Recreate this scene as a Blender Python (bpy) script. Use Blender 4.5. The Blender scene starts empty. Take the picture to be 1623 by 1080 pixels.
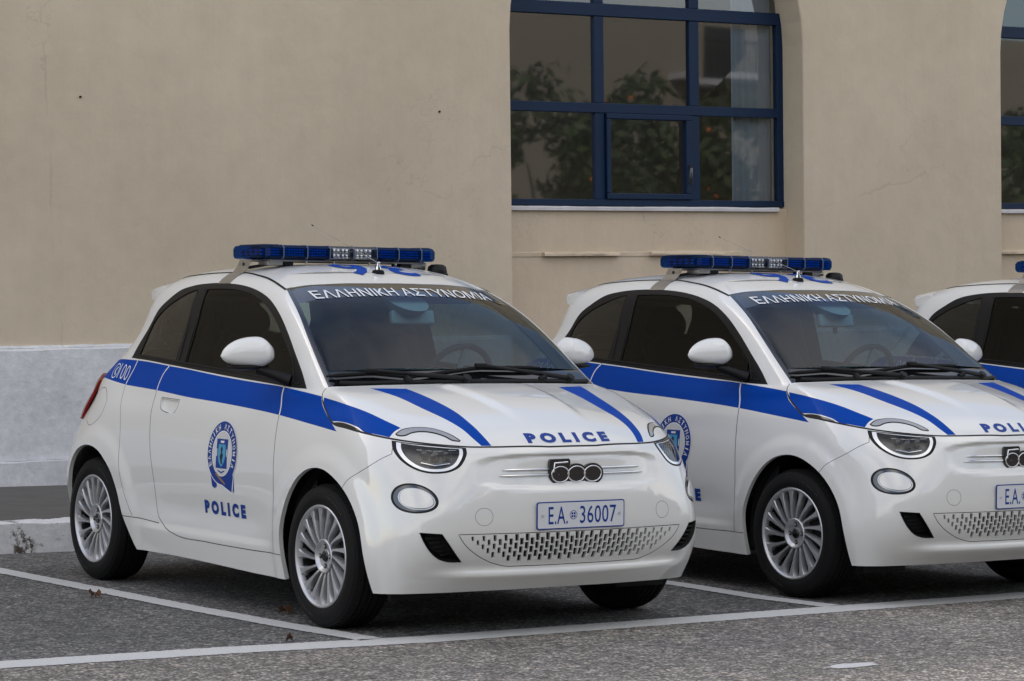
import bpy, bmesh, math, random
import numpy as np
from mathutils import Vector, Matrix, geometry
from mathutils.kdtree import KDTree
scene = bpy.context.scene
R = math.radians
# ------------------------------------------------------------------ camera, world, sun, exposure
cam = bpy.data.cameras.new('camera'); cam_o = bpy.data.objects.new('camera', cam); scene.collection.objects.link(cam_o)
rt = Vector((0.554116, 0.832401, 0.008019)); up = Vector((-0.012289, -0.001453, 0.999923)); fw = Vector((-0.832349, 0.554172, -0.009424))
m = Matrix.Identity(4)
for i in range(3): m[i][0], m[i][1], m[i][2] = rt[i], up[i], -fw[i]
m.translation = (10.7821, -6.2526, 1.3449)
cam_o.matrix_world = m
cam.sensor_width = 36; cam.lens = 4070.6/1623*36; cam.clip_end = 500; cam.clip_start = .1
scene.camera = cam_o
SUN_EL, SUN_AZ = R(34), R(216)     # azimuth measured from +x towards +y
world = bpy.data.worlds.new('World'); scene.world = world; world.use_nodes = True
wn = world.node_tree
sky = wn.nodes.new('ShaderNodeTexSky'); sky.sky_type = 'NISHITA'; sky.sun_disc = False
sky.sun_elevation = SUN_EL; sky.sun_rotation = math.pi/2 - SUN_AZ; sky.dust_density = 1.8; sky.air_density = 1.0; sky.ozone_density = 1.4
bg = wn.nodes['Background']; bg.inputs[1].default_value = .125
tc = wn.nodes.new('ShaderNodeTexCoord'); mp = wn.nodes.new('ShaderNodeMapping'); mp.inputs['Scale'].default_value = (1, 1, 2.2); mp.inputs['Location'].default_value = (0, 0, 0)
cl = wn.nodes.new('ShaderNodeTexNoise'); cl.inputs['Scale'].default_value = 1.9; cl.inputs['Detail'].default_value = 6; cl.inputs['Roughness'].default_value = .58
rp = wn.nodes.new('ShaderNodeValToRGB'); rp.color_ramp.elements[0].position = .38; rp.color_ramp.elements[1].position = .62
cm = wn.nodes.new('ShaderNodeMix'); cm.data_type = 'RGBA'; cm.inputs[7].default_value = (9.2, 8.75, 8.2, 1)
wn.links.new(tc.outputs['Generated'], mp.inputs[0]); wn.links.new(mp.outputs[0], cl.inputs['Vector']); wn.links.new(cl.outputs[0], rp.inputs[0])
sx = wn.nodes.new('ShaderNodeSeparateXYZ'); mr_ = wn.nodes.new('ShaderNodeMapRange'); mr_.inputs[1].default_value = -.35; mr_.inputs[2].default_value = .35; mr_.inputs[3].default_value = .12; mr_.inputs[4].default_value = 1
ml = wn.nodes.new('ShaderNodeMath'); ml.operation = 'MULTIPLY'; wn.links.new(tc.outputs['Generated'], sx.inputs[0]); wn.links.new(sx.outputs[0], mr_.inputs[0])
wn.links.new(rp.outputs[0], ml.inputs[0]); wn.links.new(mr_.outputs[0], ml.inputs[1]); wn.links.new(ml.outputs[0], cm.inputs[0]); wn.links.new(sky.outputs[0], cm.inputs[6]); wn.links.new(cm.outputs[2], bg.inputs[0])
sun = bpy.data.lights.new('sun', 'SUN'); sun.energy = 2.0; sun.angle = R(3); sun.color = (1, .97, .92)
sun_o = bpy.data.objects.new('sun', sun); scene.collection.objects.link(sun_o)
d = Vector((math.cos(SUN_EL)*math.cos(SUN_AZ), math.cos(SUN_EL)*math.sin(SUN_AZ), math.sin(SUN_EL)))
sun_o.rotation_euler = d.to_track_quat('Z', 'Y').to_euler()
scene.view_settings.view_transform = 'Standard'; scene.view_settings.look = 'None'
scene.view_settings.exposure = 0.90
scene.cycles.caustics_reflective = False; scene.cycles.caustics_refractive = False; scene.view_settings.gamma = 1
# ------------------------------------------------------------------ materials
MATS = {}
class NT:
    def __init__(s, name):
        s.m = bpy.data.materials.new(name); s.m.use_nodes = True; s.t = s.m.node_tree; s.p = s.t.nodes['Principled BSDF']; s.out = s.t.nodes['Material Output']
    def n(s, typ, **kw):
        x = s.t.nodes.new(typ)
        for k, v in kw.items():
            if k.startswith('i_'): x.inputs[k[2:].replace('_', ' ')].default_value = v
            elif k.startswith('n_'): x.inputs[int(k[2:])].default_value = v
            else: setattr(x, k, v)
        return x
    def l(s, a, b): s.t.links.new(a, b)
    def coord(s, kind='Object'):
        return s.n('ShaderNodeTexCoord').outputs[kind]
    def ramp(s, fac, stops):
        r = s.n('ShaderNodeValToRGB'); e = r.color_ramp.elements
        while len(e) > 1: e.remove(e[0])
        e[0].position, e[0].color = stops[0][0], (*stops[0][1], 1)
        for p, c in stops[1:]: q = e.new(p); q.color = (*c, 1)
        s.l(fac, r.inputs[0]); return r.outputs[0]
    def noise(s, vec, scale, detail=3, rough=.55):
        x = s.n('ShaderNodeTexNoise'); x.inputs['Scale'].default_value = scale; x.inputs['Detail'].default_value = detail; x.inputs['Roughness'].default_value = rough
        s.l(vec, x.inputs['Vector']); return x.outputs[0]
    def mix(s, fac, a, b, mode='MIX'):
        x = s.n('ShaderNodeMix', data_type='RGBA', blend_type=mode)
        for sock, v in ((x.inputs[0], fac), (x.inputs[6], a), (x.inputs[7], b)):
            if hasattr(v, 'is_output'): s.l(v, sock)
            elif isinstance(v, (int, float)): sock.default_value = v
            else: sock.default_value = (*v, 1)
        return x.outputs[2]
    def math(s, op, a, b=0.0):
        x = s.n('ShaderNodeMath', operation=op)
        for i, v in enumerate((a, b)):
            if hasattr(v, 'is_output'): s.l(v, x.inputs[i])
            else: x.inputs[i].default_value = v
        return x.outputs[0]
    def bump(s, h, strength=.3, dist=.01, prev=None):
        b = s.n('ShaderNodeBump'); b.inputs['Strength'].default_value = strength; b.inputs['Distance'].default_value = dist
        s.l(h, b.inputs['Height'])
        if prev is not None: s.l(prev, b.inputs['Normal'])
        return b.outputs[0]
def mat(name, col, rough=.5, metal=0, coat=0, spec=.5, trans=0, noise=None):
    k = NT(name); p = k.p
    p.inputs['Base Color'].default_value = (*col, 1); p.inputs['Roughness'].default_value = rough; p.inputs['Metallic'].default_value = metal
    p.inputs['Coat Weight'].default_value = coat; p.inputs['Coat Roughness'].default_value = .02; p.inputs['Specular IOR Level'].default_value = spec
    if noise:
        c = k.coord(); nz = k.noise(c, noise[0], 4)
        k.l(k.mix(nz, tuple(q*(1-noise[1]) for q in col), tuple(min(1, q*(1+noise[1])) for q in col)), p.inputs['Base Color'])
        if len(noise) > 2: k.l(k.bump(nz, noise[2], .01), p.inputs['Normal'])
    MATS[name] = k.m; return k.m
mat('paint', (.73, .73, .712), .42, 0, 1.0, spec=.2, noise=(1.6, .012)); MATS['paint'].node_tree.nodes['Principled BSDF'].inputs['Coat IOR'].default_value = 1.7
mat('blue', (.0, .050, .33), .5, 0, .07, spec=.05, noise=(9, .06))
mat('gap', (.012, .012, .012), .8)
mat('trim', (.005, .005, .0055), .5, spec=.25, noise=(60, .2))
mat('gloss_black', (.006, .006, .007), .08, 0, .6)
mat('rubber', (.0045, .0045, .005), .75, spec=.25, noise=(40, .25, .15))
mat('silver', (.52, .53, .55), .36, .7, .3); mat('lamp_silver', (.80, .81, .83), .22, .5, .6)
mat('chrome', (.75, .76, .78), .09, 1)
mat('steel', (.36, .345, .32), .38, .9, noise=(30, .15))
mat('dark', (.010, .010, .011), .8)
mat('seat', (.020, .022, .025), .85, noise=(200, .3))
mat('liner', (.42, .42, .40), .9)
mat('dash', (.030, .032, .036), .7, noise=(120, .15))
mat('pale_plastic', (.45, .47, .48), .5)
mat('white_plastic', (.72, .72, .70), .4)
mat('drl', (.62, .63, .64), .2, 0, 1)
mat('plate', (.66, .68, .72), .4, noise=(30, .03))
mat('ink', (.0, .036, .25), .4, spec=.3)
mat('decal_white', (.72, .73, .74), .4)
mat('screen_text', (.72, .74, .78), .5)
mat('cyan', (.03, .30, .52), .35, 0, .6)
mat('ochre', (.28, .16, .07), .5)
mat('red_lens', (.20, .004, .004), .25, 0, .3)
mat('brake', (.03, .03, .032), .6, .3)
mat('navy', (.004, .018, .075), .32, noise=(8, .15))
mat('window_blue', (.0, .014, .048), .5, spec=.3, noise=(5, .2))
mat('sill', (.55, .54, .56), .7, noise=(12, .15, .2))
mat('curtain', (.66, .72, .80), .9, noise=(3, .1))
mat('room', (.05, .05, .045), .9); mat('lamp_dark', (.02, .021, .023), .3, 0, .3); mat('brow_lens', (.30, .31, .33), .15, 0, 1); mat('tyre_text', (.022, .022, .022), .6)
mat('bark', (.06, .045, .035), .9, noise=(12, .3, .6))
mat('orange_fruit', (.75, .20, .02), .45)
mat('leaf_litter', (.10, .045, .022), .8, noise=(80, .3))
def glass(name, tint, refl=.06, rough=0.0, k_=1.6):
    k = NT(name); t = k.t
    tr = k.n('ShaderNodeBsdfTransparent'); tr.inputs[0].default_value = (*tint, 1)
    gl = k.n('ShaderNodeBsdfGlossy'); gl.inputs['Roughness'].default_value = rough; gl.inputs[0].default_value = (1, 1, 1, 1)
    fr = k.n('ShaderNodeFresnel'); fr.inputs[0].default_value = 1.52
    f2 = k.math('MULTIPLY', fr.outputs[0], k_); f3 = k.math('ADD', f2, refl); f3 = k.math('MINIMUM', f3, 1.0)
    mx = k.n('ShaderNodeMixShader'); k.l(f3, mx.inputs[0]); k.l(tr.outputs[0], mx.inputs[1]); k.l(gl.outputs[0], mx.inputs[2])
    k.l(mx.outputs[0], k.out.inputs[0]); MATS[name] = k.m
glass('windscreen_glass', (.52, .72, .78), .0, k_=.85)
glass('side_glass', (.22, .25, .245), .0, k_=.42)
glass('rear_glass', (.66, .72, .70), .0, k_=1.0)
glass('visor_glass', (.03, .05, .20), .03)
glass('clear_lens', (.93, .94, .95), .0, k_=1.0)
glass('window_glass', (.60, .64, .66), .03, rough=.022)
k = NT('blue_lens'); k.p.inputs['Base Color'].default_value = (.002, .035, .13, 1); k.p.inputs['Roughness'].default_value = .12
tr = k.n('ShaderNodeBsdfTransparent'); tr.inputs[0].default_value = (.05, .28, .66, 1); mx = k.n('ShaderNodeMixShader'); mx.inputs[0].default_value = .25
k.l(tr.outputs[0], mx.inputs[1]); k.l(k.p.outputs[0], mx.inputs[2]); k.l(mx.outputs[0], k.out.inputs[0]); MATS['blue_lens'] = k.m
# ------------------------------------------------------------------ tidy-naming helpers
def link(o, parent=None):
    scene.collection.objects.link(o)
    if parent is not None: o.parent = parent
    return o
def tag(o, label=None, cat=None, group=None, kind=None):
    if label: o['label'] = label
    if cat: o['category'] = cat
    if group: o['group'] = group
    if kind: o['kind'] = kind
    return o
def empty(name, loc=(0, 0, 0), rz=0, parent=None):
    o = bpy.data.objects.new(name, None); o.location = loc; o.rotation_euler = (0, 0, rz); o.empty_display_size = .2
    return link(o, parent)
class MB:
    """collects faces with material names, then links ONE mesh object"""
    def __init__(s): s.v = []; s.f = []; s.m = []; s.sm = []
    def add(s, vs, fs, m, smooth=False):
        b = len(s.v); s.v += [tuple(float(q) for q in p) for p in vs]
        for f in fs: s.f.append([b+i for i in f]); s.m.append(m); s.sm.append(smooth)
    def box(s, c, size, m, rot=None, taper=1.0, bev=0.0):
        x, y, z = (q/2 for q in size)
        if bev > 0:
            bm = bmesh.new(); bmesh.ops.create_cube(bm, size=1)
            for v in bm.verts:
                v.co = Vector((v.co.x*2*x, v.co.y*2*y, v.co.z*2*z))
                if v.co.z > 0: v.co.x *= taper; v.co.y *= taper
            bmesh.ops.bevel(bm, geom=bm.edges[:], offset=bev, segments=3, profile=.5, affect='EDGES')
            pts = [v.co.copy() for v in bm.verts]; bm.verts.index_update(); fs = [[v.index for v in f.verts] for f in bm.faces]; bm.free()
        else:
            pts = [Vector((i*x*(taper if k > 0 else 1), j*y*(taper if k > 0 else 1), k*z)) for i in (-1, 1) for j in (-1, 1) for k in (-1, 1)]
            fs = [(0, 1, 3, 2), (4, 6, 7, 5), (0, 4, 5, 1), (2, 3, 7, 6), (0, 2, 6, 4), (1, 5, 7, 3)]
        if rot is not None: pts = [rot @ p for p in pts]
        s.add([p+Vector(c) for p in pts], fs, m, bev > 0)
    def tube(s, pts, r, m, n=10, cap=True, closed=False):
        pts = [Vector(p) for p in pts]; rr = r if isinstance(r, (list, tuple)) else [r]*len(pts); L = len(pts); vs = []
        prev = None
        for i, p in enumerate(pts):
            if closed: t = pts[(i+1) % L]-pts[i-1]
            else: t = pts[min(i+1, L-1)]-pts[max(i-1, 0)]
            t.normalize()
            a = (prev - t*prev.dot(t)) if prev is not None else t.orthogonal()
            if a.length < 1e-6: a = t.orthogonal()
            a.normalize(); prev = a; b = t.cross(a)
            for k in range(n):
                w = 2*math.pi*k/n; vs.append(p+(a*math.cos(w)+b*math.sin(w))*rr[i])
        fs = []
        for i in range(L if closed else L-1):
            j = (i+1) % L
            for k in range(n): fs.append((i*n+k, i*n+(k+1) % n, j*n+(k+1) % n, j*n+k))
        if cap and not closed: fs += [tuple(range(n))[::-1], tuple((L-1)*n+k for k in range(n))]
        s.add(vs, fs, m, True)
    def lathe(s, prof, c, axis, m, n=48, smooth=True, closed=False):
        """prof: (radius, offset along axis) ; axis 'y' or 'z' or 'x' ; m material or list per segment"""
        vs = []; L = len(prof)
        for r, h in prof:
            for k in range(n):
                w = 2*math.pi*k/n; ca, sa = r*math.cos(w), r*math.sin(w)
                vs.append({'y': (c[0]+ca, c[1]+h, c[2]+sa), 'z': (c[0]+ca, c[1]+sa, c[2]+h), 'x': (c[0]+h, c[1]+ca, c[2]+sa)}[axis])
        for i in range(L if closed else L-1):
            j = (i+1) % L
            mm = m[i] if isinstance(m, list) else m
            fs = [(i*n+k, i*n+(k+1) % n, j*n+(k+1) % n, j*n+k) for k in range(n)]
            b = len(s.v)
            if i == 0: s.add(vs, [], mm); base = b
            for f in fs: s.f.append([base+q for q in f]); s.m.append(mm); s.sm.append(smooth)
    def loft(s, rings, m, close=True, cap=True, smooth=True):
        n = len(rings[0]); vs = [p for r_ in rings for p in r_]; fs = []
        for i in range(len(rings)-1):
            for k in range(n if close else n-1): fs.append((i*n+k, i*n+(k+1) % n, (i+1)*n+(k+1) % n, (i+1)*n+k))
        if cap: fs += [tuple(range(n))[::-1], tuple((len(rings)-1)*n+k for k in range(n))]
        s.add(vs, fs, m, smooth)
    def prism(s, poly, thick, m, frame=None, smooth=False):
        """poly 2D (a,b) ccw extruded along +c; frame(a,b,c)->xyz"""
        fr = frame or (lambda a, b, c: (a, b, c)); n = len(poly)
        vs = [fr(a, b, 0) for a, b in poly]+[fr(a, b, thick) for a, b in poly]
        fs = [tuple(range(n))[::-1], tuple(range(n, 2*n))]+[(k, (k+1) % n, n+(k+1) % n, n+k) for k in range(n)]
        s.add(vs, fs, m, smooth)
    def build(s, name, parent=None, sharp=35, fix=True):
        me = bpy.data.meshes.new(name); me.from_pydata(s.v, [], s.f)
        names = sorted(set(s.m))
        for k in names: me.materials.append(MATS[k])
        me.polygons.foreach_set('material_index', [names.index(k) for k in s.m])
        me.polygons.foreach_set('use_smooth', s.sm)
        if fix:
            bm = bmesh.new(); bm.from_mesh(me); bmesh.ops.recalc_face_normals(bm, faces=bm.faces[:])
            for e in bm.edges:
                if len(e.link_faces) == 2 and e.calc_face_angle(0) > R(sharp): e.smooth = False
            bm.to_mesh(me); bm.free()
        me.update(); o = bpy.data.objects.new(name, me); return link(o, parent)

# control net of the half body: rings (rows) x columns, (x, half-width, z)
NET={
'r0':[(1.80,0,.198),(1.79,.28,.197),(1.76,.46,.195),(1.7,0.67,0.19),(1.6,0.775,0.186),(1.16,.79,.18),(.85,.785,.175),(.35,.785,.18),(-.40,.785,.19),(-.97,.785,.185),(-1.40,.765,.20),(-1.60,.65,.22),(-1.70,.40,.23),(-1.73,0,.23)],
'r1':[(1.89,0,.32),(1.88,.28,.32),(1.85,.47,.32),(1.79,0.68,0.32),(1.64,0.8,0.32),(1.16,.825,.32),(.85,.81,.31),(.35,.802,.31),(-.40,.802,.31),(-.97,.81,.31),(-1.42,.80,.33),(-1.66,.68,.34),(-1.76,.41,.34),(-1.79,0,.34)],
'r2':[(1.925,0,.46),(1.915,.28,.46),(1.885,.47,.46),(1.82,0.68,0.46),(1.655,0.794,0.46),(1.16,.838,.46),(.85,.823,.45),(.35,.812,.45),(-.40,.812,.45),(-.97,.825,.45),(-1.43,.82,.46),(-1.69,.70,.47),(-1.78,.42,.47),(-1.81,0,.47)],
'r3':[(1.915,0,.60),(1.903,.28,.60),(1.87,.47,.60),(1.79,0.67,0.6),(1.625,0.784,0.6),(1.16,.835,.61),(.85,.826,.61),(.35,.820,.61),(-.40,.820,.61),(-.97,.832,.61),(-1.42,.822,.61),(-1.68,.70,.61),(-1.765,.42,.61),(-1.795,0,.61)],
'r4':[(1.893,0,.715),(1.878,.28,.715),(1.842,.46,.715),(1.74,0.655,0.72),(1.58,0.778,0.73),(1.16,.82,.745),(.85,.818,.745),(.35,.814,.745),(-.40,.814,.745),(-.97,.822,.745),(-1.39,.80,.745),(-1.62,.68,.75),(-1.70,.41,.75),(-1.735,0,.75)],
'r5':[(1.862,0,.797),(1.842,.27,.799),(1.79,.45,.802),(1.68,.632,.815),(1.5,0.755,0.84),(1.16,.797,.858),(.85,.797,.858),(.35,.797,.865),(-.40,.797,.87),(-.97,.80,.87),(-1.33,.765,.87),(-1.54,.64,.87),(-1.64,.39,.87),(-1.67,0,.87)],
'r5b':[(1.775,0,.873),(1.75,.26,.872),(1.695,.44,.870),(1.585,0.615,0.884),(1.43,0.732,0.9),(1.15,0.778,0.905),(.85,.782,.902),(.35,.782,.912),(-.40,.782,.925),(-.97,.775,.93),(-1.31,.745,.93),(-1.505,.61,.93),(-1.61,.37,.93),(-1.64,0,.93)],
'r6':[(1.56,0,.955),(1.54,.25,.952),(1.495,.41,.945),(1.415,0.575,0.95),(1.31,0.692,0.962),(1.12,0.752,0.955),(.87,.764,.945),(.35,.766,.955),(-.40,.765,.975),(-.98,.75,.99),(-1.31,0.723,0.99),(-1.5,0.588,0.99),(-1.605,0.358,0.99),(-1.635,0.0,0.99)],
'r6b':[(1.33,0,1.007),(1.32,.25,1.005),(1.29,.42,.998),(1.24,0.575,1.0),(1.18,0.685,1.003),(1.07,0.738,1.0),(0.91,0.752,0.99),(.35,.748,.995),(-.40,.745,1.03),(-.99,.722,1.05),(-1.29,0.688,1.05),(-1.48,0.548,1.045),(-1.58,0.318,1.04),(-1.61,0.0,1.04)],
'r7':[(1.10,0,1.042),(1.095,.25,1.041),(1.085,.42,1.039),(1.065,.55,1.036),(1.045,0.65,1.033),(1.02,0.71,1.029),(0.94,0.732,1.019),(.35,.728,1.035),(-.40,.722,1.085),(-1.0,.695,1.118),(-1.27,0.648,1.1),(-1.46,0.508,1.08),(-1.55,0.288,1.07),(-1.58,0.0,1.07)],
'r8':[(.775,0,1.295),(.77,.21,1.293),(.755,.36,1.290),(.732,.48,1.287),(.71,.56,1.286),(0.688,0.617,1.287),(0.645,0.652,1.286),(.25,.660,1.285),(-.40,.655,1.31),(-.93,.632,1.30),(-1.14,.565,1.27),(-1.28,.42,1.26),(-1.34,.22,1.26),(-1.36,0,1.26)],
'r9':[(.40,0,1.499),(.395,.19,1.498),(.38,.32,1.494),(.36,.42,1.488),(.338,.48,1.480),(0.315,0.53,1.48),(0.285,0.56,1.475),(0.02,0.572,1.493),(-0.4,0.57,1.503),(-0.83,0.556,1.486),(-1.03,0.504,1.468),(-1.13,0.384,1.476),(-1.17,0.2,1.483),(-1.18,0.0,1.486)],
'r10':[(0.17,0.0,1.566),(0.165,0.14,1.565),(0.15,0.24,1.564),(0.135,0.31,1.561),(0.12,0.355,1.559),(0.1,0.4,1.557),(0.06,0.425,1.556),(-0.08,0.435,1.561),(-0.42,0.435,1.564),(-0.74,0.425,1.552),(-0.88,0.385,1.539),(-0.97,0.295,1.536),(-1.0,0.15,1.538),(-1.01,0.0,1.539)],
'r11':[(-0.05,0.0,1.587),(-0.06,0.0,1.587),(-0.08,0.0,1.588),(-0.1,0.0,1.589),(-0.12,0.0,1.589),(-0.14,0.0,1.59),(-0.16,0.0,1.59),(-0.22,0.0,1.591),(-0.42,0.0,1.589),(-0.62,0.0,1.579),(-0.68,0.0,1.575),(-0.72,0.0,1.571),(-0.74,0.0,1.569),(-0.75,0.0,1.568)],
}
def cspline(t,y,b0=None,b1=None):
    """C2 cubic spline through y[k] at t[k]; b0/b1 end slopes or None for natural. returns evaluator"""
    n=len(t);y=np.asarray(y,float);h=np.diff(t)
    sh=y.shape[1:];Y=y.reshape(n,-1)
    A=np.zeros((n,n));B=np.zeros_like(Y)
    for i in range(1,n-1):
        A[i,i-1]=h[i-1];A[i,i]=2*(h[i-1]+h[i]);A[i,i+1]=h[i]
        B[i]=6*((Y[i+1]-Y[i])/h[i]-(Y[i]-Y[i-1])/h[i-1])
    A0=A.copy();B0=B.copy()
    A[0,0]=1;A[-1,-1]=1
    Mnat=None
    def solve(c0,c1):
        A=A0.copy();B=B0.copy()
        if c0: A[0,0]=2*h[0];A[0,1]=h[0];B[0]=6*((Y[1]-Y[0])/h[0])
        else: A[0,0]=1
        if c1: A[-1,-1]=2*h[-1];A[-1,-2]=h[-1];B[-1]=-6*((Y[-1]-Y[-2])/h[-1])
        else: A[-1,-1]=1
        return np.linalg.solve(A,B)
    k=Y.shape[1]
    b0=np.zeros(k,bool) if b0 is None else np.resize(b0,k)
    b1=np.zeros(k,bool) if b1 is None else np.resize(b1,k)
    M=np.zeros_like(Y)
    for c0 in (False,True):
        for c1 in (False,True):
            m=(b0==c0)&(b1==c1)
            if m.any(): M[:,m]=solve(c0,c1)[:,m]
    def ev(s):
        s=np.asarray(s,float);i=np.clip(np.searchsorted(t,s,side='right')-1,0,n-2)
        d=s-t[i];e=t[i+1]-s;H=h[i]
        d,e,H=[q[...,None] for q in (d,e,H)]
        r=(M[i]*e**3+M[i+1]*d**3)/(6*H)+(Y[i]/H-M[i]*H/6)*e+(Y[i+1]/H-M[i+1]*H/6)*d
        return r.reshape(s.shape+sh)
    return ev
ring_names=list(NET);G=np.array([NET[k] for k in ring_names])   # 14 rings x 14 cols x 3
NR,NC=G.shape[:2];IB=ring_names.index('r7')
def knots(D):
    k=np.concatenate([[0],np.cumsum(D)]);return k/k[-1]
du=np.linalg.norm(np.diff(G[:IB+1],axis=1),axis=2).mean(0)
dv=np.linalg.norm(np.diff(G,axis=0),axis=2).mean(1)
KU=knots(du);KV=knots(dv);VB=KV[IB]
def ring_eval(u):
    # interpolate each ring over u -> (NR, len(u),3); x,z have zero slope... at centre lines x,z slope 0, y natural
    g=np.transpose(G,(1,0,2)) # cols first
    b=np.tile([True,False,True],NR)
    return np.transpose(cspline(KU,g,b,b)(u),(1,0,2))
def smooth(a,b,x):
    t=np.clip((x-a)/(b-a),0,1);return t*t*(3-2*t)
def grid(u,v):
    """positions on the tensor grid u x v -> (len(v),len(u),3)"""
    RG=ring_eval(np.asarray(u,float));v=np.asarray(v,float)
    lo=cspline(KV[:IB+1],RG[:IB+1]);hi=cspline(KV[IB:],RG[IB:],None,np.tile([False,False,True],RG.shape[1]))
    return np.where((v<=VB)[:,None,None],lo(np.minimum(v,VB)),hi(np.maximum(v,VB)))
def displace(P,u,v):
    x,y,z=P[...,0],P[...,1],P[...,2]
    d=np.zeros_like(P)
    # wheel arch flares
    for xw in (1.161,-1.161):
        rr=np.hypot(x-xw,(z-.30)*np.where(z<.30,.35,1))
        d[...,1]+=.014*smooth(.50,.41,rr)*smooth(.5,.72,y)
    # sill crease below the door
    side=smooth(.70,.76,y)*smooth(.80,.45,np.abs(x))
    d[...,1]+=.010*side*smooth(.34,.30,z)
    # door: slight hollow
    d[...,1]-=.006*side*np.exp(-((z-.42)/.07)**2)
    # front recess round the emblem
    fr=smooth(1.5,1.7,x)
    e=((y/.45)**4+((z-.695)/.068)**4)
    d[...,0]-=fr*.017*smooth(1.12,.90,e**.25)
    # lower lip: flares out below the grille
    lip=fr*smooth(.33,.262,z)*smooth(.255,.268,z-.0)
    prof=np.interp(z,[.18,.24,.258,.270,.296,.31],[.012,.029,.033,.031,.004,0.])
    d[...,0]+=fr*prof*smooth(.72,.5,y)
    # bonnet ridges
    yr=.16+.045*smooth(1.75,1.15,x)
    hood=smooth(.86,.90,z)*smooth(1.08,1.2,x)
    d[...,2]+=hood*.015*smooth(.040,-.015,np.abs(y)-yr+.0)*smooth(1.78,1.5,x)
    return P+d
def grid_d(u,v):
    P=grid(u,v);U,V=np.meshgrid(u,v)
    return displace(P,U,V)
_tab=None
def table(nu=700,nv=520):
    global _tab
    if _tab is None:
        u=np.linspace(0,1,nu);v=np.unique(np.concatenate([np.linspace(0,1,nv),[VB]]));_tab=(u,v,grid_d(u,v))
    return _tab

# ------------------------------------------------------------------ body surface table, look-ups
NTU, NTV = 760, 600
tu = np.linspace(0, 1, NTU); tv = np.unique(np.concatenate([np.linspace(0, 1, NTV), [VB]])); NTV = len(tv)
T = grid_d(tu, tv)
TN = np.cross(np.gradient(T, axis=1), np.gradient(T, axis=0)); TN /= np.linalg.norm(TN, axis=2, keepdims=True)+1e-12
TN *= np.sign((TN*(T-np.array([0, 0, .6]))).sum(2))[..., None]
TN[-1] = (0, 0, 1)
TN[:, 0, 1] = 0; TN[:, -1, 1] = 0
def sample(UV, arr=None):
    arr = T if arr is None else arr
    UV = np.asarray(UV, float); U = np.clip(UV[..., 0], 0, 1); V = np.clip(UV[..., 1], 0, 1)
    i = np.clip((U*(NTU-1)).astype(int), 0, NTU-2); a = (U*(NTU-1)-i)[..., None]
    j = np.clip(np.searchsorted(tv, V, side='right')-1, 0, NTV-2); b = ((V-tv[j])/(tv[j+1]-tv[j]))[..., None]
    return arr[j, i]*(1-a)*(1-b)+arr[j, i+1]*a*(1-b)+arr[j+1, i]*(1-a)*b+arr[j+1, i+1]*a*b
def normals(UV):
    n = sample(UV, TN); return n/(np.linalg.norm(n, axis=-1, keepdims=True)+1e-12)
SUB = [(j, i) for j in range(0, NTV, 3) for i in range(0, NTU, 3)]
def make_kd(axes, ok):
    idx = [(j, i) for j, i in SUB if ok(TN[j, i], tv[j], T[j, i])]
    kd = KDTree(len(idx))
    for n, (j, i) in enumerate(idx):
        p = T[j, i]; q = [0, 0, 0]
        for a in axes: q[a] = p[a]
        kd.insert(q, n)
    kd.balance(); return kd, idx, axes
KD = {'all': make_kd((0, 1, 2), lambda n, v, p: True),
      'side': make_kd((0, 2), lambda n, v, p: abs(n[1]) > .3),
      'front': make_kd((1, 2), lambda n, v, p: n[0] > .15 and v < VB),
      'top': make_kd((0, 1), lambda n, v, p: n[2] > .25),
      'screen': make_kd((1, 2), lambda n, v, p: n[0] > .15 and v > VB-.01 and p[0] > .1)}
def lookup(mode, pts):
    """points (xyz, unused axes ignored, y>=0) -> uv"""
    kd, idx, axes = KD[mode]; out = []
    axes = list(axes)
    for p in pts:
        q = [0, 0, 0]
        for a in axes: q[a] = p[a]
        _, n, _ = kd.find(q); j, i = idx[n]; uv = np.array([tu[i], tv[j]]); P0 = np.array(p, float)
        for _ in range(5):
            e = 1e-3; P = sample(uv); Ju = (sample(uv+[e, 0])-sample(uv-[e, 0]))/(2*e); Jv = (sample(uv+[0, e])-sample(uv-[0, e]))/(2*e)
            J = np.array([Ju[axes], Jv[axes]]).T; r = (P0-P)[axes]
            st = np.linalg.lstsq(J, r, rcond=1e-6)[0]; uv = np.clip(uv+np.clip(st, -.01, .01), 0, 1)
        out.append(uv)
    return np.array(out)
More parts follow.
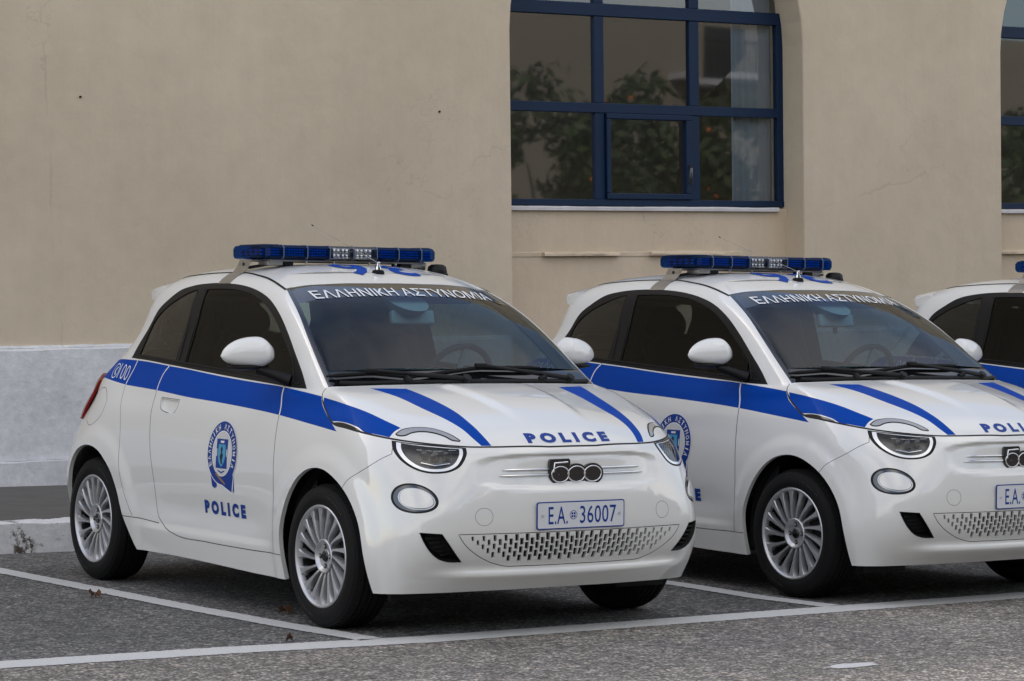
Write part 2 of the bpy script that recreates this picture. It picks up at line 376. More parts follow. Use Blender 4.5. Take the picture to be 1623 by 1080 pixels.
# ------------------------------------------------------------------ features of the right half (x, half width, z)
FEAT = {"dlo":[[-1.013,0.693,1.121],[-0.986,0.668,1.188],[-0.928,0.642,1.27],[-0.864,0.62,1.361],[-0.776,0.609,1.413],[-0.667,0.591,1.462],[-0.542,0.583,1.483],[-0.339,0.58,1.494],[-0.164,0.582,1.491],[0.013,0.587,1.477],[0.169,0.6,1.451],[0.297,0.617,1.416],[0.442,0.643,1.349],[0.565,0.668,1.267],[0.693,0.695,1.166],[0.8,0.718,1.081],[0.871,0.738,1.016],[0.839,0.74,1.014],[0.676,0.735,1.024],[-0.05,0.724,1.065],[-0.513,0.717,1.095]],"glassF":[[-0.362,0.714,1.113],[-0.358,0.66,1.292],[-0.365,0.601,1.465],[-0.195,0.6,1.466],[-0.042,0.601,1.459],[0.126,0.611,1.435],[0.272,0.629,1.394],[0.41,0.652,1.326],[0.531,0.675,1.245],[0.637,0.696,1.166],[0.71,0.714,1.103],[0.664,0.728,1.047],[0.196,0.716,1.077]],"glassR":[[-0.931,0.689,1.141],[-0.869,0.635,1.311],[-0.78,0.625,1.369],[-0.656,0.614,1.418],[-0.551,0.604,1.449],[-0.467,0.598,1.465],[-0.469,0.659,1.291],[-0.489,0.71,1.119],[-0.7,0.701,1.131]],"ws":[[1.012,0.71,1.033],[0.876,0.685,1.133],[0.741,0.658,1.234],[0.558,0.613,1.359],[0.42,0.578,1.43],[0.34,0.555,1.465],[0.343,0.485,1.477],[0.374,0.406,1.486],[0.396,0.253,1.494],[0.402,0.028,1.498]],"bonnet":[[1.012,0.719,1.024],[1.017,0.74,1.002],[1.041,0.751,0.967],[1.11,0.769,0.921],[1.197,0.79,0.881],[1.32,0.794,0.866],[1.433,0.778,0.85],[1.573,0.718,0.828],[1.696,0.617,0.811],[1.78,0.484,0.8],[1.817,0.379,0.799],[1.86,0.122,0.796],[1.871,0.005,0.784]],"notch":[[1.196,0.789,0.883],[1.229,0.788,0.886],[1.362,0.784,0.873],[1.403,0.78,0.862],[1.431,0.779,0.849],[1.329,0.797,0.856],[1.227,0.799,0.858]],"hstripe":[[1.121,0.56,1.025],[1.299,0.517,0.989],[1.456,0.495,0.947],[1.6,0.468,0.905],[1.693,0.449,0.869],[1.767,0.434,0.827],[1.799,0.42,0.803],[1.812,0.379,0.803],[1.757,0.389,0.845],[1.675,0.392,0.887],[1.529,0.385,0.938],[1.353,0.393,0.986],[1.167,0.405,1.024]],"sstripeH":[[1.04,0.746,0.986],[1.229,0.741,0.961],[1.39,0.713,0.926],[1.481,0.694,0.899],[1.56,0.67,0.873],[1.556,0.698,0.858],[1.558,0.723,0.834],[1.5,0.751,0.844],[1.427,0.776,0.856],[1.398,0.778,0.868],[1.358,0.782,0.878],[1.226,0.787,0.89],[1.191,0.787,0.889],[1.116,0.769,0.921],[1.048,0.751,0.967]],"sstripe":[[-1.153,0.683,1.114],[-0.509,0.72,1.089],[0.087,0.725,1.052],[0.678,0.737,1.019],[0.849,0.745,1.006],[1.02,0.746,0.99],[1.035,0.752,0.964],[1.105,0.771,0.918],[1.188,0.79,0.88],[1.251,0.802,0.847],[0.992,0.792,0.871],[0.701,0.785,0.898],[0.11,0.777,0.934],[-0.218,0.775,0.949],[-0.582,0.762,0.971],[-0.961,0.75,0.988],[-1.315,0.709,1.011]],"brow":[[1.569,0.699,0.849],[1.572,0.671,0.866],[1.585,0.643,0.873],[1.606,0.609,0.876],[1.642,0.562,0.871],[1.677,0.534,0.86],[1.714,0.51,0.844],[1.747,0.494,0.825],[1.75,0.499,0.821],[1.734,0.523,0.825],[1.705,0.542,0.84],[1.665,0.576,0.854],[1.627,0.623,0.858],[1.613,0.65,0.853],[1.603,0.676,0.842],[1.575,0.698,0.845]],"head":[[1.575,0.723,0.822],[1.599,0.733,0.79],[1.635,0.731,0.757],[1.678,0.716,0.727],[1.722,0.688,0.704],[1.756,0.654,0.693],[1.784,0.613,0.692],[1.804,0.57,0.7],[1.812,0.535,0.718],[1.81,0.509,0.748],[1.797,0.491,0.779],[1.783,0.487,0.796],[1.745,0.558,0.801],[1.7,0.619,0.807],[1.643,0.674,0.813]],"fog":[[1.655,0.779,0.601],[1.667,0.764,0.635],[1.695,0.741,0.65],[1.723,0.715,0.654],[1.755,0.686,0.648],[1.783,0.66,0.631],[1.803,0.645,0.608],[1.815,0.64,0.585],[1.819,0.648,0.56],[1.813,0.669,0.539],[1.796,0.698,0.527],[1.768,0.726,0.529],[1.73,0.752,0.543],[1.693,0.769,0.563],[1.665,0.778,0.585]],"foglens":[[1.694,0.758,0.6],[1.703,0.745,0.621],[1.72,0.729,0.63],[1.742,0.708,0.632],[1.767,0.684,0.625],[1.788,0.666,0.61],[1.802,0.657,0.593],[1.809,0.659,0.572],[1.804,0.675,0.556],[1.788,0.699,0.546],[1.763,0.724,0.548],[1.73,0.746,0.561],[1.705,0.757,0.579]],"vent":[[1.791,0.717,0.451],[1.797,0.712,0.454],[1.841,0.641,0.448],[1.843,0.636,0.442],[1.845,0.543,0.334],[1.843,0.546,0.324],[1.839,0.562,0.323],[1.827,0.609,0.33],[1.818,0.649,0.346],[1.812,0.677,0.372],[1.802,0.704,0.414]],"grille":[[1.924,0.005,0.443],[1.91,0.311,0.443],[1.864,0.571,0.443],[1.865,0.548,0.409],[1.864,0.501,0.368],[1.863,0.448,0.337],[1.867,0.4,0.314],[1.872,0.348,0.302],[1.884,0.252,0.299],[1.892,0.005,0.292]],"towcap":[[1.893,0.421,0.513],[1.893,0.425,0.499],[1.892,0.434,0.487],[1.889,0.448,0.479],[1.886,0.464,0.478],[1.883,0.48,0.483],[1.881,0.492,0.494],[1.879,0.498,0.508],[1.877,0.497,0.523],[1.877,0.49,0.536],[1.878,0.477,0.546],[1.881,0.462,0.55],[1.884,0.446,0.548],[1.888,0.432,0.541],[1.891,0.424,0.528]],"bumpseam":[[1.609,0.742,0.767],[1.525,0.802,0.714],[1.408,0.841,0.65],[1.371,0.848,0.62]],"door":[[0.662,0.735,1.023],[0.708,0.786,0.896],[0.719,0.808,0.809],[0.725,0.823,0.612],[0.713,0.821,0.281],[0.445,0.809,0.281],[0.044,0.809,0.283],[-0.277,0.81,0.294],[-0.394,0.806,0.323],[-0.46,0.803,0.361],[-0.494,0.818,0.542],[-0.537,0.818,0.7],[-0.56,0.806,0.829],[-0.576,0.775,0.935],[-0.582,0.762,0.971],[-0.571,0.733,1.05],[-0.527,0.72,1.086]],"qseam":[[-0.927,0.7,1.111],[-0.96,0.75,0.988],[-0.881,0.815,0.794],[-0.864,0.83,0.663],[-0.805,0.83,0.47],[-0.73,0.817,0.351]],"sillseam":[[-0.832,0.822,0.347],[-0.73,0.817,0.349],[-0.462,0.803,0.334]],"flap":[[-1.241,0.756,0.955],[-1.155,0.764,0.961],[-1.097,0.788,0.902],[-1.117,0.805,0.845],[-1.179,0.813,0.798],[-1.261,0.812,0.776]],"tail":[[-1.345,0.705,0.996],[-1.34,0.713,0.984],[-1.385,0.733,0.891],[-1.412,0.76,0.825],[-1.398,0.751,0.852],[-1.358,0.729,0.922]],"handle":[[-0.5,0.776,0.938],[-0.292,0.781,0.931],[-0.293,0.789,0.902],[-0.324,0.797,0.869],[-0.408,0.797,0.872],[-0.469,0.791,0.896]],"farch":[[0.835,0.805,0.178],[0.808,0.824,0.271],[0.805,0.828,0.386],[0.843,0.837,0.482],[0.912,0.842,0.573],[0.985,0.843,0.635],[1.04,0.842,0.669],[1.112,0.841,0.684],[1.202,0.843,0.682],[1.308,0.847,0.649],[1.379,0.848,0.616],[1.448,0.848,0.551],[1.502,0.847,0.472],[1.546,0.84,0.339],[1.558,0.802,0.188]],"rarch":[[-0.721,0.803,0.189],[-0.832,0.822,0.347],[-0.895,0.836,0.475],[-1.002,0.848,0.613],[-1.133,0.849,0.673],[-1.247,0.846,0.685],[-1.37,0.839,0.651],[-1.454,0.832,0.567]],"emblemc":[[0.223,0.817,0.705],[0.082,0.816,0.706],[0.365,0.818,0.702],[0.198,0.8,0.848],[0.21,0.817,0.54]],"ptext":[[0.04,0.81,0.481],[0.029,0.803,0.422],[0.446,0.811,0.477],[0.43,0.805,0.417]],"htext":[[1.793,0.219,0.851],[1.837,0.225,0.812],[1.859,0.005,0.801],[1.877,0.005,0.774]],"bars":[[1.86,0.351,0.702],[1.864,0.368,0.679]],"wstext":[[0.388,0.464,1.467],[0.47,0.485,1.429],[0.765,0.004,1.302],[0.807,0.004,1.273]],"roofno":[[0.125,0.163,1.572],[0.3,0.157,1.531],[0.456,0.004,1.476],[0.23,0.002,1.552]],"stripemarks":[[-0.917,0.704,1.099],[-0.96,0.75,0.988],[-0.527,0.72,1.086],[-0.582,0.762,0.971]]}
def smooth_line(P, closed=False, step=.012, sharp=None):
    """Catmull-Rom through 3D points, resampled; corners sharper than ~50 degrees stay corners"""
    P = [np.array(p, float) for p in P]; n = len(P); out = []
    def corner(k):
        if not closed and k in (0, n-1): return True
        a = P[k]-P[k-1]; b = P[(k+1) % n]-P[k]; a /= np.linalg.norm(a)+1e-9; b /= np.linalg.norm(b)+1e-9
        return a@b < .62
    for k in range(n if closed else n-1):
        p1, p2 = P[k], P[(k+1) % n]; d_ = np.linalg.norm(p2-p1)
        p0 = p1-(p2-p1) if corner(k) else P[k-1]; p3 = p2+(p2-p1) if corner((k+1) % n) else P[(k+2) % n]
        # centripetal-ish tangents
        d0 = np.linalg.norm(p1-p0)+1e-9; d3 = np.linalg.norm(p3-p2)+1e-9
        m1 = d_*((p1-p0)/d0*d_+(p2-p1)/d_*d0)/(d0+d_); m2 = d_*((p2-p1)/d_*d3+(p3-p2)/d3*d_)/(d_+d3)
        ns = max(1, int(math.ceil(d_/step)))
        for t in np.arange(ns)/ns:
            h = (2*t**3-3*t**2+1, t**3-2*t**2+t, -2*t**3+3*t**2, t**3-t**2)
            out.append(h[0]*p1+h[1]*m1+h[2]*p2+h[3]*m2)
    if not closed: out.append(P[-1])
    return out
def fuv(P, closed=False, step=.012, mode='all'): return lookup(mode, smooth_line(P, closed, step))
def offset_uv(UV, off, closed):
    """shift a uv polyline sideways by off metres on the surface"""
    P = sample(UV); N = normals(UV)
    if closed: t = np.roll(P, -1, 0)-np.roll(P, 1, 0)
    else: t = np.gradient(P, axis=0)
    s = np.cross(N, t); s /= np.linalg.norm(s, axis=1, keepdims=True)+1e-9
    e = 1e-3; out = []
    for k in range(len(UV)):
        Ju = (sample(UV[k]+[e, 0])-sample(UV[k]-[e, 0]))/(2*e); Jv = (sample(UV[k]+[0, e])-sample(UV[k]-[0, e]))/(2*e)
        st = np.linalg.lstsq(np.array([Ju, Jv]).T, s[k]*off, rcond=1e-6)[0]; out.append(UV[k]+st)
    return np.array(out)
def scale_about(P, k, c=None):
    P = np.array(P, float); c = P.mean(0) if c is None else np.array(c); return c+(P-c)*k
LINES = []    # closed uv polygons: (tag, polygon) or seam: (tag, outer, inner)
def poly(name, UV): LINES.append((name, [np.asarray(UV)]))
def seam(name, UV, w, closed=False):
    a = offset_uv(UV, w/2, closed); b = offset_uv(UV, -w/2, closed)
    LINES.append((name, [a, b] if closed else [np.vstack([a, b[::-1]])]))
F = FEAT
X0, X1 = -.02, 1.02
# arches (drop below the sill so they run out of the domain)
FAR = [(.800,.80,.176),(.790,.82,.28),(.795,.83,.386),(.838,.84,.482),(.908,.84,.576),(.985,.84,.641),(1.05,.84,.673),(1.12,.84,.687),(1.205,.84,.684),(1.30,.84,.655),(1.385,.84,.607),(1.455,.84,.541),(1.506,.84,.466),(1.546,.83,.339),(1.562,.80,.182)]
RAR = [(-.721,.80,.18),(-.775,.82,.26),(-.832,.822,.347),(-.880,.836,.475),(-.935,.84,.56),(-1.002,.84,.617),(-1.07,.84,.656),(-1.155,.84,.677),(-1.247,.84,.676),(-1.33,.84,.652),(-1.40,.84,.605),(-1.456,.83,.54),(-1.495,.82,.46),(-1.53,.81,.34),(-1.56,.79,.20)]
for nm, A in (('arch_front', FAR), ('arch_rear', RAR)):
    q = fuv(A, mode='side'); q[0, 1] = 0; q[-1, 1] = 0
    poly(nm, np.vstack([q, [[q[-1, 0], -.03]], [[q[0, 0], -.03]]]))
    if nm == 'arch_front': ARF = q
# bonnet
bq = fuv(F['bonnet'][:12]); vf = lookup('front', [(1.86, .002, .797)])[0, 1]
bq = np.vstack([bq, [[0, vf]]]); bq[0, 1] = VB
poly('bonnet', np.vstack([bq, [[X0, vf]], [[X0, VB]]])); seam('gap', np.vstack([bq[6:], [[-.002, vf]]]), .009); seam('gap', bq[:7], .005)
# front bumper: from bonnet seam / headlight down the seam to the arch
bs = fuv([F['head'][1]]+F['bumpseam'][0:3]+[(1.372, .84, .615)])
k = int(np.argmin(np.abs(ARF[:, 0]-bs[-1, 0])+np.abs(ARF[:, 1]-bs[-1, 1])*3))
hq = bq[np.argmin(np.linalg.norm(bq-bs[0], axis=1)):]
poly('bumper', np.vstack([bs, ARF[k:], [[ARF[-1, 0], -.03], [X0, -.03], [X0, vf]], hq[::-1]])); seam('gap', bs, .0028)
# door
dr = [p for p in F['door']]; dr[0] = [.655, .735, 1.035]; dr[-1] = [-.525, .72, 1.10]
dq = fuv(dr); poly('door', np.vstack([dq, [[dq[-1, 0], VB+.01], [dq[0, 0], VB+.01]]])); seam('gap', dq, .0042)
seam('gap', fuv([(.716, .80, .283), (.79, .82, .283)], mode='side'), .0035)
qs = fuv(F['qseam']); seam('gap', qs, .0030); seam('gap', fuv([(-.835, .82, .345), (-.73, .817, .345), (-.462, .804, .334)], mode='side'), .004)
FLAP = [(-1.17,.76,.965),(-1.10,.785,.905),(-1.115,.8,.845),(-1.18,.81,.795),(-1.26,.81,.775),(-1.33,.79,.80),(-1.34,.765,.87),(-1.30,.745,.93),(-1.24,.75,.96)]
seam('gap', fuv(FLAP, True), .003, True)
TAIL = [(-1.345,.705,1.0),(-1.385,.73,.93),(-1.41,.745,.86),(-1.43,.735,.79),(-1.53,.66,.76),(-1.60,.58,.83),(-1.60,.55,.93),(-1.53,.56,1.0),(-1.43,.63,1.02)]
poly('tail', fuv(TAIL, True))
# glasshouse
dl = list(F['dlo']); poly('dlo', fuv(dl, True))
poly('glass_front', fuv(F['glassF'], True)); poly('glass_rear', fuv(F['glassR'], True))
wq = fuv(F['ws'][:9]); wq[0, 1] = VB
vh = wq[-1, 1]; wq = np.vstack([wq, [[0, vh]]])
poly('screen', np.vstack([wq, [[X0, vh], [X0, VB]]]))
def inset_line(UV, off): return offset_uv(UV, off, False)
wi = inset_line(wq, .035); sgn_ = 1 if sample(wi[len(wi)//2])[1] < sample(wq[len(wq)//2])[1] else -1
wi = inset_line(wq, .030*sgn_); wi[-1] = (0, vh-(wq[len(wq)//2, 1]-wq[len(wq)//2, 1])-.012)
vlow = KV[IB]+.105*(KV[IB+1]-KV[IB])/np.linalg.norm(G[IB+1, 0]-G[IB, 0])
vis = [(X0, 0)]
wi = wi[wi[:, 1] > vlow]; wi = np.vstack([[[wi[0, 0]-.012, vlow]], wi]); wi = wi[:-1]
poly('screen_clear', np.vstack([wi, [[0, wi[-1, 1]], [X0, wi[-1, 1]], [X0, vlow]]]))
vb = lookup('screen', [(0, .01, 1.437), (0, .12, 1.437), (0, .25, 1.435), (0, .38, 1.428), (0, .48, 1.418), (0, .56, 1.400)])
poly('visor', np.vstack([[[X0, vb[0, 1]]], vb, [[vb[-1, 0]+.02, vb[-1, 1]], [vb[-1, 0]+.02, vh+.06], [X0, vh+.06]]]))
poly('rear_screen', [(KU[11]-.005, VB+.03), (X1, VB+.03), (X1, KV[12]-.045), (KU[11]+.005, KV[12]-.045), (KU[11]-.012, (VB+KV[12])/2)])
# stripes
poly('blue', fuv(F['sstripeH'], True, .01)); poly('blue', fuv(F['hstripe'], True, .01))
st = fuv(F['sstripe'][1:16]); ends = lookup('all', [(-1.18, .675, 1.108), (-1.335, .70, 1.012)])
e0 = fuv([(-.509, .72, 1.089), (-.85, .705, 1.108), (-1.10, .69, 1.112), (-1.30, .63, 1.095), (-1.48, .50, 1.075)]); e1 = fuv([F['sstripe'][15], (-1.15, .73, 1.0), (-1.34, .69, 1.012), (-1.50, .58, 1.0), (-1.56, .50, .99)])
poly('blue', np.vstack([st, e1[1:], e0[::-1][:-1]]))
seam('white_mark', dq, .0085); seam('white_mark', qs, .0080)
# lamps, vent, grille
HEAD = F['head']; hc = (1.735, .622, .752)
hp = fuv(HEAD, True, .008); poly('head', hp)
poly('head_bezel', fuv(scale_about(HEAD, .93, hc), True, .008)); poly('head_ring', fuv(scale_about(HEAD, .885, hc), True, .008)); poly('head_lens', fuv(scale_about(HEAD, .775, (1.738, .618, .768)), True, .008))
poly('brow', fuv(F['brow'], True, .006)); seam('gap', fuv(F['brow'], True, .006), .0065, True)
fc = np.array((1.742, .713, .590)); W36 = np.linspace(0, 2*math.pi, 37)[:-1]
FOG = [tuple(fc+np.array((.082, -.067, -.010))*math.cos(w)+np.array((.004, .004, .0645))*math.sin(w)) for w in W36]
FOGL = [tuple(np.array((1.752, .709, .588))+np.array((.060, -.052, -.011))*math.cos(w)+np.array((.003, .003, .044))*math.sin(w)) for w in W36]
poly('fog', fuv(scale_about(FOG, 1.02, fc), True, .006)); poly('fog_ring', fuv(scale_about(FOG, .90, fc), True, .006)); poly('fog_disc', fuv(scale_about(FOGL, .95), True, .006))
seam('chrome_line', fuv(scale_about(FOGL, 1.02), True, .006), .005, True)
VENT = [(1.792,.717,.452),(1.842,.638,.447),(1.845,.543,.325),(1.827,.609,.330),(1.818,.649,.346),(1.812,.677,.372),(1.802,.703,.414)]
poly('vent', fuv(VENT, True, .008)); poly('notch', fuv(F['notch'], True, .008))
seam('gap', np.vstack([[[-.002, lookup('front', [(1.9, .003, .4435)])[0, 1]]], fuv([(1.92, .01, .4435), (1.91, .31, .443)]+F['grille'][2:9]+[(1.89, .01, .2985)]), [[-.002, lookup('front', [(1.9, .003, .2985)])[0, 1]]]]), .0032)
seam('gap', fuv(F['towcap'], True, .006), .0016, True)
seam('gap', fuv([(-.50,.776,.940),(-.294,.781,.934),(-.296,.789,.902),(-.318,.797,.874),(-.418,.797,.872),(-.476,.791,.889)], True, .008), .003, True)
poly('handle', fuv([(-.495,.776,.936),(-.300,.781,.930),(-.301,.789,.903),(-.322,.797,.878),(-.415,.797,.876),(-.470,.791,.892)], True, .008))
HR, HL = [], []
for c in range(23):
    y = .0124+c*.0248
    for r_ in range(4):
        z = .424-.0355*r_-(.0175 if c % 2 else 0)
        # outline of the grille: lower edge rises outwards
        zb = np.interp(y, [0, .30, .38, .45, .505, .545, .575], [.302, .306, .320, .343, .375, .41, .443])
        if z-.016 < zb or z > .432 or y > .555: continue
        w = np.interp(y, [0, .25, .38, .56], [.0200, .0195, .0140, .010]); h = np.interp(y, [0, .25, .4, .56], [.0325, .032, .027, .016])
        for sd_ in ((1, HR), (-1, HL)):
            sh = .0035*sd_[0]; sd_[1].append([(0, y-w/2-sh*.5, z+h/2), (0, y+w/2-sh*.5, z+h/2), (0, y+w/2+sh*.5, z-h/2), (0, y-w/2+sh*.5, z-h/2)])
for hq_ in HL:
    hq_ = [(a, max(b, 1e-4), c) for a, b, c in hq_]; poly('hole', lookup('front', hq_))
# ------------------------------------------------------------------ constrained triangulation in uv
SU, SV = 4.6, 2.9
NU, NV = 250, 165
gu = np.linspace(0, 1, NU); gv = np.unique(np.concatenate([np.linspace(0, 1, NV), [VB]]))
gv = gv[np.concatenate([[True], np.diff(gv) > 1e-4])] if VB in gv else gv
pts, edges = [], []
for nm, rings_ in LINES:
    for q in rings_:
        b = len(pts); n = len(q); pts += [(p[0]*SU, p[1]*SV) for p in q]; edges += [(b+k, b+(k+1) % n) for k in range(n)]
# domain border + belt line
def chain(L):
    b = len(pts); pts.extend([(a*SU, c*SV) for a, c in L]); edges.extend([(b+k, b+k+1) for k in range(len(L)-1)])
chain([(0, v) for v in gv]); chain([(1, v) for v in gv]); chain([(u_, 0) for u_ in gu]); chain([(u_, 1) for u_ in gu]); chain([(u_, VB) for u_ in gu])
fp = np.array(pts); cell = .007
occ = set()
for (a, b) in edges:
    p, q = fp[a], fp[b]; L = np.linalg.norm(q-p); n = max(1, int(L/cell)+1)
    for t in np.linspace(0, 1, n+1):
        r_ = p+(q-p)*t; occ.add((int(r_[0]//cell), int(r_[1]//cell)))
for v in gv[1:-1]:
    for u_ in gu[1:-1]:
        a, b = u_*SU, v*SV; k = (int(a//cell), int(b//cell))
        if any((k[0]+i, k[1]+j) in occ for i in (-1, 0, 1) for j in (-1, 0, 1)): continue
        pts.append((a, b))
res = geometry.delaunay_2d_cdt([Vector(p) for p in pts], edges, [], 0, 1e-6, False)
CV = np.array([(p.x/SU, p.y/SV) for p in res[0]]); CF = np.array(res[2])
cen = CV[CF].mean(1)
ok = (cen[:, 0] > 0) & (cen[:, 0] < 1) & (cen[:, 1] > 0) & (cen[:, 1] < 1)
CF = CF[ok]; cen = cen[ok]
def inside(q):
    x, y = cen[:, 0], cen[:, 1]; r_ = np.zeros(len(cen), bool)
    lo, hi = q.min(0), q.max(0); c = (x >= lo[0]) & (x <= hi[0]) & (y >= lo[1]) & (y <= hi[1])
    if not c.any(): return r_
    xs, ys = x[c], y[c]; s = np.zeros(len(xs), bool); n = len(q)
    for k in range(n):
        x1, y1 = q[k]; x2, y2 = q[(k+1) % n]
        if y1 == y2: continue
        s ^= ((y1 > ys) != (y2 > ys)) & (xs < (x2-x1)*(ys-y1)/(y2-y1)+x1)
    r_[c] = s; return r_
SEL = {}
def member(nm):
    if nm not in SEL:
        s = np.zeros(len(cen), bool)
        for n_, rings_ in LINES:
            if n_ == nm:
                a = inside(rings_[0])
                if len(rings_) > 1: a ^= inside(rings_[1])
                s |= a
        SEL[nm] = s
    return SEL[nm]
part = np.full(len(cen), 'body', dtype=object); skin = np.full(len(cen), 'paint', dtype=object)
up_ = cen[:, 1] > VB; low = ~up_
part[member('bumper') & low] = 'bumper'; part[member('bonnet') & low] = 'bonnet'; part[member('door') & low] = 'door'
skin[member('blue') & low] = 'blue'; skin[member('white_mark') & (skin == 'blue')] = 'paint'
skin[member('gap') & ~((skin == 'blue') & np.array([p == 'door' for p in part]) & False)] = 'gap'
skin[member('gap') & member('white_mark') & member('blue') & low] = 'paint'
skin[member('gap') & member('blue') & low & (cen[:, 0] > bq[4, 0])] = 'decal_white'
s = member('notch') & (part == 'bonnet') & ~member('gap'); skin[s] = 'chrome_dark'
part[member('handle')] = 'handle'; skin[member('handle')] = 'paint'
s = member('brow') & ~member('gap'); part[s] = 'brow'; skin[s] = 'brow_lens'
for nm, sk in (('head', 'trim'), ('head_bezel', 'trim'), ('head_ring', 'lamp_silver')):
    s = member(nm) & (part != 'bonnet'); part[s] = 'lamp'; skin[s] = sk
s = member('head_lens') & (part == 'lamp'); part[s] = 'lamp_glass'; skin[s] = 'clear_lens'
s = member('fog'); part[s] = 'fog'; skin[s] = 'trim'
s = member('fog_ring'); skin[s] = 'fog_chrome'
s = member('fog_disc'); part[s] = 'fog_disc'; skin[s] = 'paint'
s = member('chrome_line') & (part == 'fog'); skin[s] = 'silver'
s = member('vent'); part[s] = 'vent'; skin[s] = 'dark'
s = member('hole'); part[s] = 'hole'; skin[s] = 'dark'
s = member('tail'); part[s] = 'tail'; skin[s] = 'red_lens'
s = member('dlo') & up_; part[s] = 'dlo'; skin[s] = 'trim'
s = member('glass_front') & up_; part[s] = 'glass_front'; skin[s] = 'side_glass'
s = member('glass_rear') & up_; part[s] = 'glass_rear'; skin[s] = 'rear_glass'
s = member('screen') & up_; part[s] = 'screen'; skin[s] = 'gloss_black'
s2 = s & member('screen_clear'); skin[s2] = 'windscreen_glass'
s3 = s & member('visor'); skin[s3] = 'visor_glass'
s = member('rear_screen'); part[s] = 'rear_screen'; skin[s] = 'rear_glass'
for nm in ('arch_front', 'arch_rear'): part[member(nm)] = 'cut'
mat('fog_chrome', (.10, .105, .11), .10, 1); mat('chrome_dark', (.07, .072, .076), .12, .9)
POS = sample(CV); NOR = normals(CV)
# orient triangles outward
a, b, c = POS[CF[:, 0]], POS[CF[:, 1]], POS[CF[:, 2]]
fl = (np.cross(b-a, c-a)*NOR[CF].mean(1)).sum(1) < 0
CF[fl] = CF[fl][:, ::-1]
edge_owner = {}
for t, f in enumerate(CF):
    for k in range(3):
        e = (int(f[k]), int(f[(k+1) % 3])); edge_owner.setdefault((min(e), max(e)), []).append(t)
SOLID = {'body', 'bumper', 'bonnet', 'door'}; FLUSH = {'dlo', 'brow', 'tail'}; GLASS = {'glass_front', 'glass_rear'}
def panel(name, parts, sides, parent, inset=0.0, bulge=None, lip=0.0, liner=None, recolor=None, force=False):
    """mesh of all triangles belonging to `parts`; sides (-1,1) = right and left half"""
    sel = np.isin(part, list(parts)); ids = np.where(sel)[0]
    if bulge is not None:
        cc = POS[np.unique(CF[ids])].mean(0); rad = np.linalg.norm(POS[np.unique(CF[ids])]-cc, axis=1).max()
    V, Fc, Mi, Nn = [], [], [], []
    mats = sorted(set((recolor or {}).get(k, k) for k in skin[ids]))
    for sd in sides:
        remap = {}
        mir = np.array([1, sd, 1.0])
        def vid(k, d=0.0):
            key = (k, d)
            if key not in remap:
                off = -(inset+d)
                if bulge is not None: off += bulge*max(0, 1-(np.linalg.norm(POS[k]-cc)/rad)**2)
                remap[key] = len(V); V.append((POS[k]+NOR[k]*off)*mir)
            return remap[key]
        for t in ids:
            f = [int(q) for q in CF[t]]; f = f if sd > 0 else f[::-1]
            Fc.append([vid(q) for q in f]); Mi.append(mats.index((recolor or {}).get(skin[t], skin[t]))); Nn.append([NOR[q]*mir for q in f])
            if lip:
                for k in range(3):
                    e = (f[k], f[(k+1) % 3]); ow = edge_owner[(min(e), max(e))]
                    oth = [o for o in ow if o != t]
                    if oth and force and part[oth[0]] in parts: continue
                    if oth and not force and (part[oth[0]] in SOLID or part[oth[0]] in FLUSH or (part[t] == 'dlo' and part[oth[0]] not in GLASS)): continue
                    if not oth and (abs(CV[e[0], 0]) < 1e-6 and abs(CV[e[1], 0]) < 1e-6 or CV[e[0], 0] > .99999 and CV[e[1], 0] > .99999 or min(CV[e[0], 1], CV[e[1], 1]) > .9999): continue
                    Fc.append([vid(e[1]), vid(e[0]), vid(e[0], lip), vid(e[1], lip)])
                    p0, p1, p2 = (np.array(V[q]) for q in Fc[-1][:3]); nn = np.cross(p1-p0, p2-p0); nn = nn/(np.linalg.norm(nn)+1e-12)
                    Mi.append(mats.index('paint') if 'paint' in mats else 0); Nn.append([nn]*4)
    me = bpy.data.meshes.new(name); me.from_pydata([tuple(p) for p in V], [], Fc)
    for k in mats: me.materials.append(MATS[k])
    me.polygons.foreach_set('material_index', Mi); me.polygons.foreach_set('use_smooth', [True]*len(Fc))
    me.normals_split_custom_set([tuple(q) for f in Nn for q in f]); me.update()
    return link(bpy.data.objects.new(name, me), parent)
def surf_pt(mode, p, sd=-1, off=0.0):
    uv = lookup(mode, [p])[0]; P = sample(uv)+normals(uv)*off; return Vector((P[0], P[1]*sd, P[2]))
def surf_pts(mode, ps, sd=-1, off=0.0):
    uv = lookup(mode, ps); P = sample(uv)+normals(uv)*off; return [Vector((q[0], q[1]*sd, q[2])) for q in P]
def text_shape(body, size=1, bold=0.0, sx=1.0, spacing=1.0, res=3):
    cu = bpy.data.curves.new('t', 'FONT'); cu.body = body; cu.size = size; cu.offset = bold; cu.resolution_u = res; cu.space_character = spacing; cu.fill_mode = 'FRONT'
    cu.align_x = 'CENTER'; cu.align_y = 'CENTER'
    o = bpy.data.objects.new('t', cu); scene.collection.objects.link(o); dg = bpy.context.evaluated_depsgraph_get()
    me = bpy.data.meshes.new_from_object(o.evaluated_get(dg)); vs = np.array([(v.co.x*sx, v.co.y) for v in me.vertices]); fs = [list(p.vertices) for p in me.polygons]
    bpy.data.objects.remove(o); bpy.data.curves.remove(cu); bpy.data.meshes.remove(me)
    lo, hi = vs.min(0), vs.max(0); vs = vs-(lo+hi)/2
    return vs, fs
def fit(sh, w, h):
    vs, fs = sh; d_ = vs.max(0)-vs.min(0); return vs*np.array([w/d_[0], h/d_[1]]), fs
